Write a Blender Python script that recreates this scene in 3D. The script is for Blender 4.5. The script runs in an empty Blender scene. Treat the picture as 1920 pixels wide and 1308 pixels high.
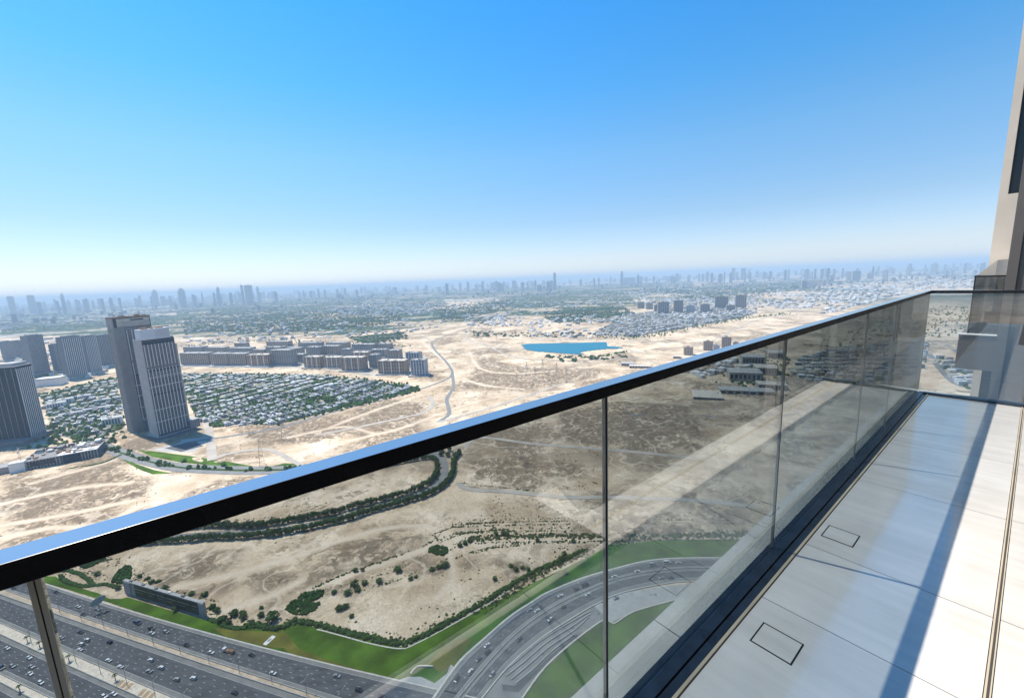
import bpy, bmesh, math, random
import numpy as np
from mathutils import Vector, Matrix, Euler

random.seed(7)
RNG = np.random.RandomState(7)
S = bpy.context.scene
COL = S.collection
HC = 280.0                      # camera height over the city ground
FLOOR = HC - 1.6                # balcony floor level

# ------------------------------------------------------------------ camera
PITCH, ROLL, FPX = math.radians(9.39), math.radians(-2.35), 780.0
Fv = np.array([0, math.cos(PITCH), -math.sin(PITCH)])
R0 = np.array([1.0, 0, 0]); U0 = np.cross(R0, Fv)
Rv = math.cos(ROLL) * R0 + math.sin(ROLL) * U0
Uv = np.cross(Rv, Fv)
cam = bpy.data.cameras.new('camera')
camo = bpy.data.objects.new('camera', cam); COL.objects.link(camo)
M = Matrix(((Rv[0], Uv[0], -Fv[0], 0), (Rv[1], Uv[1], -Fv[1], 0), (Rv[2], Uv[2], -Fv[2], HC), (0, 0, 0, 1)))
camo.matrix_world = M
cam.sensor_width = 36; cam.lens = 36 * FPX / 1920
cam.clip_start = 0.02; cam.clip_end = 200000
S.camera = camo

# ------------------------------------------------------------------ sky, sun, exposure
SUN_AZ, SUN_EL = math.radians(-58), math.radians(62)     # azimuth clockwise from +Y
w = bpy.data.worlds.new('World'); S.world = w; w.use_nodes = True
nt = w.node_tree; nt.nodes.clear()
sky = nt.nodes.new('ShaderNodeTexSky'); sky.sky_type = 'NISHITA'; sky.sun_disc = False
sky.sun_elevation = SUN_EL; sky.sun_rotation = SUN_AZ
sky.altitude = 0; sky.air_density = 1.0; sky.dust_density = 0.4; sky.ozone_density = 4.0
tcw = nt.nodes.new('ShaderNodeTexCoord'); sxyz = nt.nodes.new('ShaderNodeSeparateXYZ'); nt.links.new(tcw.outputs['Generated'], sxyz.inputs[0])
grade = nt.nodes.new('ShaderNodeValToRGB')
stops = [(0.0, (1.0, 1.04, 1.24)), (.0436, (.95, .92, 1.03)), (.127, (.78, .86, .92)), (.259, (.67, 1.0, 1.08)), (.375, (.40, 1.02, 1.24)), (.495, (.27, 1.0, 1.36))]
el = grade.color_ramp.elements
while len(el) < len(stops): el.new(0.5)
for e_, (p_, c_) in zip(el, stops): e_.position = p_; e_.color = (*[v / 1.4 for v in c_], 1)
grade.color_ramp.interpolation = 'LINEAR'
nt.links.new(sxyz.outputs['Z'], grade.inputs[0])
mul = nt.nodes.new('ShaderNodeVectorMath'); mul.operation = 'MULTIPLY'; scl = nt.nodes.new('ShaderNodeVectorMath'); scl.operation = 'SCALE'; scl.inputs['Scale'].default_value = 1.4
bg = nt.nodes.new('ShaderNodeBackground'); bg.inputs['Strength'].default_value = 0.108
wo = nt.nodes.new('ShaderNodeOutputWorld')
nt.links.new(sky.outputs[0], mul.inputs[0]); nt.links.new(grade.outputs[0], mul.inputs[1]); nt.links.new(mul.outputs[0], scl.inputs[0]); nt.links.new(scl.outputs[0], bg.inputs['Color'])
nt.links.new(bg.outputs[0], wo.inputs['Surface'])
sl = bpy.data.lights.new('sun', 'SUN'); sl.energy = 5.0; sl.angle = math.radians(0.53); sl.color = (1.0, 0.935, 0.835)
so = bpy.data.objects.new('sun', sl); COL.objects.link(so)
sd = Vector((math.sin(SUN_AZ) * math.cos(SUN_EL), math.cos(SUN_AZ) * math.cos(SUN_EL), math.sin(SUN_EL)))
so.rotation_euler = sd.to_track_quat('Z', 'Y').to_euler(); so.location = (0, 0, HC + 60)
S.view_settings.view_transform = 'Standard'; S.view_settings.look = 'None'
S.view_settings.exposure = 0.62; S.view_settings.gamma = 1.0; S.view_settings.use_curve_mapping = False
S.render.engine = 'CYCLES'
cy = S.cycles
cy.use_denoising = True
cy.max_bounces = 8; cy.diffuse_bounces = 3; cy.glossy_bounces = 4; cy.transparent_max_bounces = 16; cy.volume_bounces = 0
cy.sample_clamp_indirect = 6

# ------------------------------------------------------------------ helpers
def ray(x, y):
    d = Fv * FPX + Rv * (x - 960) - Uv * (y - 654)
    return d / np.linalg.norm(d)
def G(x, y, z=0.0):
    """a point on the level z, measured from the photograph (1920 wide)"""
    d = ray(x, y); t = (HC - z) / -d[2]
    return np.array([d[0] * t, d[1] * t])
def Gs(l): return [G(*p) for p in l]

def tag(o, label=None, cat=None, group=None, kind=None):
    if label: o['label'] = label
    if cat: o['category'] = cat
    if group: o['group'] = group
    if kind: o['kind'] = kind
    return o
def empty(name, loc, rz=0):
    o = bpy.data.objects.new(name, None); COL.objects.link(o)
    o.location = loc; o.rotation_euler = (0, 0, rz); o.empty_display_size = 1
    return o
def copy_tree(o, parent=None):
    c = o.copy(); COL.objects.link(c); c.parent = parent
    for ch in o.children: copy_tree(ch, c)
    return c

class MB:
    def __init__(s): s.v = []; s.f = []; s.m = []; s.n = 0
    def add(s, vs, fs, m=0):
        o = s.n
        s.v.extend([tuple(p) for p in vs]); s.n += len(vs)
        s.f.extend([tuple(i + o for i in f) for f in fs]); s.m.extend([m] * len(fs)); return s
    def box(s, x0, x1, y0, y1, z0, z1, m=0, X=(1, 0), O=(0, 0), bottom=True):
        Y = (-X[1], X[0]); vs = []
        for z in (z0, z1):
            for x, y in ((x0, y0), (x1, y0), (x1, y1), (x0, y1)):
                vs.append((O[0] + X[0] * x + Y[0] * y, O[1] + X[1] * x + Y[1] * y, z))
        fs = [(4, 5, 6, 7), (0, 1, 5, 4), (1, 2, 6, 5), (2, 3, 7, 6), (3, 0, 4, 7)]
        if bottom: fs.append((3, 2, 1, 0))
        return s.add(vs, fs, m)
    def prism(s, poly, z0, z1, m=0, top=None):
        n = len(poly)
        a = sum(poly[i][0] * poly[(i + 1) % n][1] - poly[(i + 1) % n][0] * poly[i][1] for i in range(n))
        if a < 0: poly = poly[::-1]
        vs = [(p[0], p[1], z0) for p in poly] + [(p[0], p[1], z1) for p in poly]
        s.add(vs, [tuple(range(n, 2 * n))], m if top is None else top)
        o = s.n - 2 * n
        for i in range(n):
            j = (i + 1) % n
            s.f.append((o + i, o + j, o + n + j, o + n + i)); s.m.append(m)
        return s
    def tube(s, p0, p1, r0, r1=None, n=6, m=0):
        r1 = r0 if r1 is None else r1
        a = Vector(p0); b = Vector(p1); d = (b - a).normalized()
        t = d.orthogonal().normalized(); q = d.cross(t)
        vs = []
        for c, r in ((a, r0), (b, r1)):
            for i in range(n):
                an = 2 * math.pi * i / n
                vs.append(c + (t * math.cos(an) + q * math.sin(an)) * r)
        fs = [(i, (i + 1) % n, n + (i + 1) % n, n + i) for i in range(n)]
        fs += [tuple(range(n, 2 * n)), tuple(range(n - 1, -1, -1))]
        return s.add(vs, fs, m)
    def mesh(s, name, mats, smooth=False):
        me = bpy.data.meshes.new(name); me.from_pydata(s.v, [], s.f)
        for q in mats: me.materials.append(q)
        if len(mats) > 1: me.polygons.foreach_set('material_index', s.m)
        if smooth: me.polygons.foreach_set('use_smooth', [True] * len(me.polygons))
        me.update(); return me
    def build(s, name, mats, parent=None, loc=None, rz=0, kind=None, smooth=False):
        if not isinstance(mats, (list, tuple)): mats = [mats]
        return obj(name, s.mesh(name, mats, smooth), parent, loc, rz, kind)
def obj(name, me, parent=None, loc=None, rz=0, kind=None):
    o = bpy.data.objects.new(name, me); COL.objects.link(o)
    if parent is not None: o.parent = parent
    if loc is not None: o.location = loc
    if rz: o.rotation_euler = (0, 0, rz)
    if kind: o['kind'] = kind
    return o
def smooth_line(pts, step=6.0):
    """Catmull-Rom through 2-D points, evenly resampled"""
    P = [np.array(p, float) for p in pts]
    P = [2 * P[0] - P[1]] + P + [2 * P[-1] - P[-2]]
    out = []
    for i in range(1, len(P) - 2):
        n = max(2, int(np.linalg.norm(P[i + 1] - P[i]) / step))
        for k in range(n):
            t = k / n
            out.append(0.5 * (2 * P[i] + (P[i + 1] - P[i - 1]) * t + (2 * P[i - 1] - 5 * P[i] + 4 * P[i + 1] - P[i + 2]) * t * t
                       + (3 * P[i] - P[i - 1] - 3 * P[i + 1] + P[i + 2]) * t ** 3))
    out.append(P[-2]); return np.array(out)
def normals(L):
    d = np.gradient(L, axis=0); d /= np.linalg.norm(d, axis=1)[:, None] + 1e-9
    return np.stack([-d[:, 1], d[:, 0]], 1)
def offset(L, o): return L + normals(L) * o
def strip(mb, A, B, z, m=0):
    n = len(A); zz = z if hasattr(z, '__len__') else [z] * n
    vs = [(p[0], p[1], zz[i]) for i, p in enumerate(A)] + [(p[0], p[1], zz[i]) for i, p in enumerate(B)]
    mb.add(vs, [(i, n + i, n + i + 1, i + 1) for i in range(n - 1)], m)
def ribbon(mb, L, wid, z, m=0): strip(mb, offset(L, wid / 2), offset(L, -wid / 2), z, m)
def wall_line(mb, L, wid, z0, z1, m=0):
    A = offset(L, wid / 2); B = offset(L, -wid / 2); n = len(L)
    vs = [(p[0], p[1], z1) for p in A] + [(p[0], p[1], z1) for p in B] + [(p[0], p[1], z0) for p in A] + [(p[0], p[1], z0) for p in B]
    f = []
    for i in range(n - 1):
        f += [(i, n + i, n + i + 1, i + 1), (2 * n + i, i, i + 1, 2 * n + i + 1), (n + i, 3 * n + i, 3 * n + i + 1, n + i + 1)]
    mb.add(vs, f, m)
def dashes(mb, L, z, wid=0.35, on=4.0, off=8.0, m=0, phase=0.0):
    d = np.r_[0, np.cumsum(np.linalg.norm(np.diff(L, axis=0), axis=1))]
    s = phase
    N = normals(L)
    while s + on < d[-1]:
        a = np.array([np.interp(s, d, L[:, 0]), np.interp(s, d, L[:, 1])]); b = np.array([np.interp(s + on, d, L[:, 0]), np.interp(s + on, d, L[:, 1])])
        t = (b - a) / np.linalg.norm(b - a); q = np.array([-t[1], t[0]]) * wid / 2
        mb.add([(*(a + q), z), (*(a - q), z), (*(b - q), z), (*(b + q), z)], [(0, 1, 2, 3)], m)
        s += on + off
def along(L, step, start=0.0):
    d = np.r_[0, np.cumsum(np.linalg.norm(np.diff(L, axis=0), axis=1))]
    return [np.array([np.interp(s, d, L[:, 0]), np.interp(s, d, L[:, 1])]) for s in np.arange(start, d[-1], step)]
def inside(P, poly):
    """vectorised point in polygon"""
    x, y = P[:, 0], P[:, 1]; c = np.zeros(len(P), bool); n = len(poly)
    for i in range(n):
        x1, y1 = poly[i]; x2, y2 = poly[(i + 1) % n]
        k = ((y1 > y) != (y2 > y)) & (x < (x2 - x1) * (y - y1) / (y2 - y1 + 1e-12) + x1)
        c ^= k
    return c
def dist_line(P, L):
    """distance of points to a polyline"""
    best = np.full(len(P), 1e9)
    for i in range(len(L) - 1):
        a, b = L[i], L[i + 1]; ab = b - a
        lo = np.minimum(a, b) - 60; hi = np.maximum(a, b) + 60
        k = np.where((P[:, 0] > lo[0]) & (P[:, 0] < hi[0]) & (P[:, 1] > lo[1]) & (P[:, 1] < hi[1]))[0]
        if not len(k): continue
        Q = P[k]; t = np.clip(((Q - a) @ ab) / (ab @ ab + 1e-9), 0, 1)
        d = np.linalg.norm(Q - a - t[:, None] * ab, axis=1)
        best[k] = np.minimum(best[k], d)
    return best
def vnoise(P, sc, seed=0):
    """value noise of 2-D points, 0..1"""
    X = P / sc + 1000.37 + seed * 17.13; I = np.floor(X).astype(np.int64); F = X - I; F = F * F * (3 - 2 * F)
    def h(i, j):
        n = (i * 374761393 + j * 668265263 + seed * 974634777) & 0x7fffffff
        n = ((n ^ (n >> 13)) * 1274126177) & 0x7fffffff
        return ((n ^ (n >> 16)) & 0xffff) / 65535.0
    a = h(I[:, 0], I[:, 1]); b = h(I[:, 0] + 1, I[:, 1]); c = h(I[:, 0], I[:, 1] + 1); d = h(I[:, 0] + 1, I[:, 1] + 1)
    return (a * (1 - F[:, 0]) + b * F[:, 0]) * (1 - F[:, 1]) + (c * (1 - F[:, 0]) + d * F[:, 0]) * F[:, 1]
def fbm(P, sc, o=4, seed=0):
    r = 0; a = 1; t = 0
    for k in range(o):
        r = r + a * vnoise(P, sc / 2 ** k, seed + k); t += a; a *= 0.55
    return r / t

# ------------------------------------------------------------------ materials
def nodes(name):
    m = bpy.data.materials.new(name); m.use_nodes = True
    t = m.node_tree; b = t.nodes['Principled BSDF']; return m, t, b
def mat(name, col, rough=0.8, var=0.12, scale=1.0, bump=0.0, metal=0.0, spec=0.3, detail=4, coords='Object', stretch=None):
    m, t, b = nodes(name)
    b.inputs['Roughness'].default_value = rough; b.inputs['Metallic'].default_value = metal
    b.inputs['Specular IOR Level'].default_value = spec
    if var > 0:
        tc = t.nodes.new('ShaderNodeTexCoord'); n = t.nodes.new('ShaderNodeTexNoise')
        n.inputs['Scale'].default_value = scale; n.inputs['Detail'].default_value = detail
        if stretch:
            mp = t.nodes.new('ShaderNodeMapping'); mp.inputs['Scale'].default_value = stretch
            t.links.new(tc.outputs[coords], mp.inputs[0]); t.links.new(mp.outputs[0], n.inputs['Vector'])
        else: t.links.new(tc.outputs[coords], n.inputs['Vector'])
        r = t.nodes.new('ShaderNodeValToRGB')
        e = r.color_ramp.elements
        e[0].position = 0.3; e[1].position = 0.7
        e[0].color = (*[c * (1 - var) for c in col], 1); e[1].color = (*[min(1, c * (1 + var)) for c in col], 1)
        t.links.new(n.outputs['Fac'], r.inputs[0]); t.links.new(r.outputs[0], b.inputs['Base Color'])
        if bump:
            bp = t.nodes.new('ShaderNodeBump'); bp.inputs['Strength'].default_value = bump
            bp.inputs['Distance'].default_value = 0.3 / scale
            t.links.new(n.outputs['Fac'], bp.inputs['Height']); t.links.new(bp.outputs[0], b.inputs['Normal'])
    else: b.inputs['Base Color'].default_value = (*col, 1)
    return m

MT = {}
MT['asphalt'] = mat('asphalt', (0.075, 0.078, 0.086), 0.85, 0.3, 0.09, stretch=(1, 3, 1))
MT['track'] = mat('track', (0.36, 0.32, 0.27), 0.9, 0.2, 0.03)
MT['asphalt_pale'] = mat('asphalt_pale', (0.17, 0.17, 0.165), 0.85, 0.18, 0.08)
MT['shoulder'] = mat('shoulder', (0.2, 0.195, 0.185), 0.9, 0.15, 0.1)
MT['paint'] = mat('paint', (0.45, 0.45, 0.44), 0.7, 0.1, 0.5)
MT['sand_strip'] = mat('sand_strip', (0.48, 0.38, 0.28), 0.95, 0.2, 0.12, 0.3)
MT['concrete'] = mat('concrete', (0.36, 0.35, 0.33), 0.85, 0.15, 0.15)
MT['concrete_dark'] = mat('concrete_dark', (0.2, 0.195, 0.19), 0.85, 0.2, 0.12)
MT['cream'] = mat('cream', (0.5, 0.45, 0.38), 0.85, 0.1, 0.1)
MT['kerb'] = mat('kerb', (0.5, 0.47, 0.42), 0.85, 0.12, 0.3)
MT['white'] = mat('white', (0.66, 0.65, 0.63), 0.6, 0.06, 0.3)
MT['lawn'] = mat('lawn', (0.055, 0.11, 0.009), 0.95, 0.5, 0.045, 0.3, spec=0.1, detail=8)
MT['lawn_dry'] = mat('lawn_dry', (0.12, 0.115, 0.02), 0.95, 0.4, 0.05, 0.2, spec=0.1, detail=8)
MT['ground_cover'] = mat('ground_cover', (0.024, 0.06, 0.012), 0.95, 0.45, 0.3, 0.6, spec=0.1, detail=6)
MT['leaf'] = mat('leaf', (0.042, 0.085, 0.018), 0.85, 0.45, 0.5, spec=0.15)
MT['leaf_garden'] = mat('leaf_garden', (0.045, 0.095, 0.02), 0.85, 0.5, 0.1, spec=0.15)
MT['leaf_pale'] = mat('leaf_pale', (0.045, 0.08, 0.02), 0.85, 0.4, 0.5, spec=0.15)
MT['scrub'] = mat('scrub', (0.075, 0.075, 0.04), 0.95, 0.4, 0.2, spec=0.1)
MT['spoil'] = mat('spoil', (0.27, 0.2, 0.14), 0.95, 0.35, 0.15, spec=0.1)
MT['bark'] = mat('bark', (0.12, 0.085, 0.055), 0.9, 0.3, 3)
MT['glass_blue'] = mat('glass_blue', (0.05, 0.10, 0.16), 0.15, 0.35, 0.12, spec=0.5)
MT['glass_dark'] = mat('glass_dark', (0.010, 0.028, 0.052), 0.3, 0.3, 0.2, spec=0.08)
MT['glass_grey'] = mat('glass_grey', (0.022, 0.032, 0.05), 0.2, 0.5, 0.15, spec=0.25)
MT['tower_conc'] = mat('tower_conc', (0.28, 0.27, 0.265), 0.85, 0.18, 0.06)
MT['tower_conc2'] = mat('tower_conc2', (0.36, 0.35, 0.34), 0.8, 0.12, 0.1)
MT['fin'] = mat('fin', (0.62, 0.63, 0.64), 0.5, 0.05, 0.1)
MT['rust'] = mat('rust', (0.28, 0.15, 0.08), 0.9, 0.4, 0.2)
MT['metal_grey'] = mat('metal_grey', (0.3, 0.3, 0.3), 0.5, 0.1, 1, metal=0.6)

# ------------------------------------------------------------------ the layout, measured from the photograph
m1c = Gs([(0, 1110), (100, 1142), (188, 1178), (286, 1209), (391, 1240), (497, 1279)])
pf = np.polyfit([p[0] for p in m1c], [p[1] for p in m1c], 2)
def base_y(x): return np.polyval(pf, x)
XS = np.linspace(-1100, 260, 180)
def bl(x):     # gentle beyond the fitted part: continue straight
    x = np.asarray(x, float); a, b = m1c[0][0] - 60, m1c[-1][0] + 60
    s = lambda q: 2 * pf[0] * q + pf[1]
    return np.where(x < a, base_y(a) + s(a) * (x - a), np.where(x > b, base_y(b) + s(b) * (x - b), base_y(x)))
def edge(px, deg=1):
    P = np.array(Gs(px)); c = np.polyfit(P[:, 0], P[:, 1] - bl(P[:, 0]), deg)
    o = np.polyval(c, np.clip(XS, P[:, 0].min() - 80, P[:, 0].max() + 80))
    return np.stack([XS, bl(XS) + o], 1)
HE = {
 'lawn': edge([(88, 1096), (161, 1117), (234, 1143), (281, 1156), (365, 1180), (391, 1190), (500, 1216), (546, 1225), (593, 1237), (723, 1269), (819, 1294)], 2),
 'm1t': edge([(0, 1104), (99, 1135), (182, 1169), (260, 1195), (391, 1234), (500, 1276)]),
 'm1b': edge([(0, 1115), (104, 1148), (195, 1187), (312, 1221), (495, 1282)]),
 'm2t': edge([(0, 1168), (125, 1222), (240, 1272), (312, 1303)]),
 'm2b': edge([(0, 1189), (125, 1247), (200, 1280), (250, 1302)]),
 'm3t': edge([(0, 1263), (65, 1294)]),
 'm3b': edge([(0, 1279), (40, 1300)]),
}
HE['d'] = HE['m3b'] - np.array([0, 26])
ramp_n = smooth_line(Gs([(770, 1370), (813, 1308), (860, 1242), (896, 1208), (956, 1156), (1003, 1125), (1024, 1112), (1086, 1086), (1146, 1068), (1217, 1051), (1300, 1046), (1420, 1048), (1560, 1062), (1750, 1100)]))
ramp_m = smooth_line(Gs([(810, 1370), (860, 1308), (904, 1255), (956, 1198), (1008, 1156), (1060, 1125), (1112, 1102), (1152, 1086), (1217, 1072), (1300, 1065), (1420, 1070), (1560, 1088), (1750, 1130)]))
ramp_s = smooth_line(Gs([(858, 1370), (905, 1308), (956, 1247), (1013, 1198), (1060, 1167), (1112, 1136), (1165, 1112), (1243, 1095), (1300, 1090), (1420, 1095), (1560, 1116), (1750, 1165)]))
def rs(L, n=160):
    d = np.r_[0, np.cumsum(np.linalg.norm(np.diff(L, axis=0), axis=1))]; s = np.linspace(0, d[-1], n)
    return np.stack([np.interp(s, d, L[:, 0]), np.interp(s, d, L[:, 1])], 1)
ramp_n, ramp_m, ramp_s = rs(ramp_n), rs(ramp_m), rs(ramp_s)
Z2 = lambda l: [(x / 3.84 + 400, y / 3.84 + 780) for x, y in l]
row_a = smooth_line(Gs(Z2([(-620, 830), (-300, 822), (0, 800), (200, 808), (400, 790), (640, 750), (850, 712), (1050, 655), (1250, 603), (1400, 562), (1530, 505), (1598, 440), (1612, 360), (1570, 310), (1400, 330), (1200, 372), (900, 440)])))
row_b = smooth_line(Gs(Z2([(-620, 925), (-300, 912), (0, 890), (200, 882), (450, 860), (620, 830), (840, 782), (960, 752), (1150, 692), (1400, 622), (1550, 575), (1670, 500), (1722, 420), (1735, 330), (1780, 262)])))
s_road = smooth_line(Gs(Z2([(-900, 890), (-300, 870), (0, 848), (200, 845), (430, 825), (640, 792), (850, 748), (1050, 698), (1250, 642), (1400, 594), (1550, 535), (1640, 470), (1668, 400), (1660, 330), (1640, 300), (1560, 262), (1400, 262)])))
Zl = lambda l: [(x / 3.634, y / 3.634 + 680) for x, y in l]
road_u = smooth_line(Gs(Zl([(300, 430), (450, 470), (560, 500), (700, 545), (800, 585), (1000, 648), (1200, 690), (1400, 707), (1817, 715), (2300, 690)])))
road_l = smooth_line(Gs(Zl([(300, 455), (450, 495), (560, 525), (650, 560), (820, 632), (1000, 688), (1200, 728), (1500, 747), (1817, 750), (2350, 720)])))
# sandy haul roads and paved roads across the plain
tracks_pav = [
 [(385, 785), (392, 810), (396, 840), (398, 862)],
 [(398, 862), (430, 850), (490, 842), (520, 848), (545, 862), (566, 872)],
 [(360, 828), (520, 802), (640, 768), (760, 738), (830, 714), (848, 700), (838, 680), (815, 655), (812, 640), (840, 628), (870, 618), (900, 606), (930, 598)],
 [(848, 700), (850, 725), (838, 748), (842, 775), (820, 792)],
 [(600, 815), (760, 782), (800, 770), (812, 755), (804, 742)],
 [(820, 792), (900, 770), (1000, 738), (1060, 718)],
 [(880, 612), (872, 628), (890, 642), (940, 652), (975, 655)],
 [(930, 598), (1000, 604), (1100, 612), (1200, 600), (1290, 592), (1400, 585)],
 [(858, 905), (880, 917), (960, 922), (1060, 932), (1150, 932), (1300, 938), (1420, 950)],
 [(870, 838), (900, 820), (1000, 832), (1080, 838), (1200, 848), (1330, 862)],
 [(100, 655), (0, 668)],
 [(1000, 637), (1120, 637), (1290, 641), (1420, 636)], [(1172, 655), (1215, 662), (1290, 662), (1370, 640)], [(900, 612), (950, 628), (1040, 633), (1110, 631)], [(812, 640), (780, 628), (700, 632), (560, 636), (345, 640)], [(900, 640), (960, 668), (1060, 676), (1190, 672), (1260, 690)],
 [(1240, 655), (1330, 640), (1420, 600), (1500, 590), (1560, 585), (1640, 560)],
]
tracks_sand = [
 [(330, 1100), (440, 1075), (560, 1040), (700, 995), (800, 985), (830, 1010), (845, 1050), (850, 1085), (820, 1120)],
 [(400, 1150), (500, 1120), (560, 1090)], [(580, 1105), (700, 1062), (800, 1028), (812, 1010)],
 [(0, 985), (120, 965), (250, 938)], [(0, 945), (140, 915), (240, 905)], [(60, 905), (190, 870), (215, 860)],
 [(830, 1000), (900, 1020), (1000, 1015), (1130, 1012)], [(420, 870), (560, 850), (700, 815)],
 [(850, 700), (900, 720), (980, 730)], [(620, 800), (700, 770), (790, 740)], [(540, 820), (640, 800), (700, 812)], [(880, 660), (900, 690), (960, 700), (1040, 695)], [(1190, 610), (1260, 625), (1360, 622), (1440, 605)], [(700, 815), (760, 800), (840, 770), (930, 745), (1080, 730)], [(0, 1010), (90, 990), (180, 985), (260, 950)], [(790, 640), (850, 690)],
]
lawn_poly = Gs([(78, 1080), (104, 1080), (122, 1092), (165, 1106), (186, 1112), (205, 1122), (228, 1122), (240, 1119), (300, 1138), (384, 1161), (430, 1174), (470, 1172), (520, 1176), (556, 1168), (620, 1182), (740, 1211), (762, 1213), (800, 1192),
                (905, 1140), (1000, 1092), (1100, 1045), (1140, 1022), (1240, 1012), (1380, 1010), (1500, 1010), (1700, 1040), (1750, 1095), (1560, 1060), (1420, 1046), (1300, 1044),
                (1217, 1049), (1146, 1066), (1086, 1084), (1024, 1110), (956, 1154), (896, 1206), (860, 1240), (835, 1275), (812, 1292), (723, 1267), (593, 1235), (500, 1214), (391, 1188), (281, 1154), (161, 1115), (60, 1085)])
lawn_s = Gs([(977, 1308), (1024, 1252), (1086, 1195), (1133, 1163), (1160, 1156), (1190, 1142), (1240, 1125), (1330, 1105), (1500, 1125), (1700, 1180), (1700, 1500), (1100, 1500), (900, 1420)])
lake_poly = Gs([(978, 646), (995, 644), (1060, 643), (1137, 641), (1139, 649), (1160, 650), (1170, 653), (1138, 654), (1100, 658), (1085, 661), (1096, 664), (1080, 664), (1040, 661), (1010, 659), (985, 655)])
villa_poly = Gs([(345, 702), (470, 703), (600, 705), (700, 716), (783, 728), (760, 735), (640, 765), (520, 795), (395, 800), (372, 790), (362, 770), (345, 730)])
villa_poly_l = Gs([(78, 742), (130, 730), (215, 712), (235, 800), (190, 826), (96, 800)])
villa_far = Gs([(1110, 628), (1150, 605), (1178, 592), (1260, 578), (1360, 575), (1420, 586), (1395, 594), (1300, 612), (1190, 632)])

def poly_sheet(name, poly, z, m, kind='structure'):
    mb = MB(); mb.add([(p[0], p[1], z) for p in poly], [tuple(range(len(poly)))])
    me = mb.mesh(name, [m]); bm = bmesh.new(); bm.from_mesh(me); bmesh.ops.triangulate(bm, faces=bm.faces[:])
    for f in bm.faces:
        if f.normal.z < 0: f.normal_flip()
    bm.to_mesh(me); bm.free()
    return obj(name, me, kind=kind)

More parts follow.
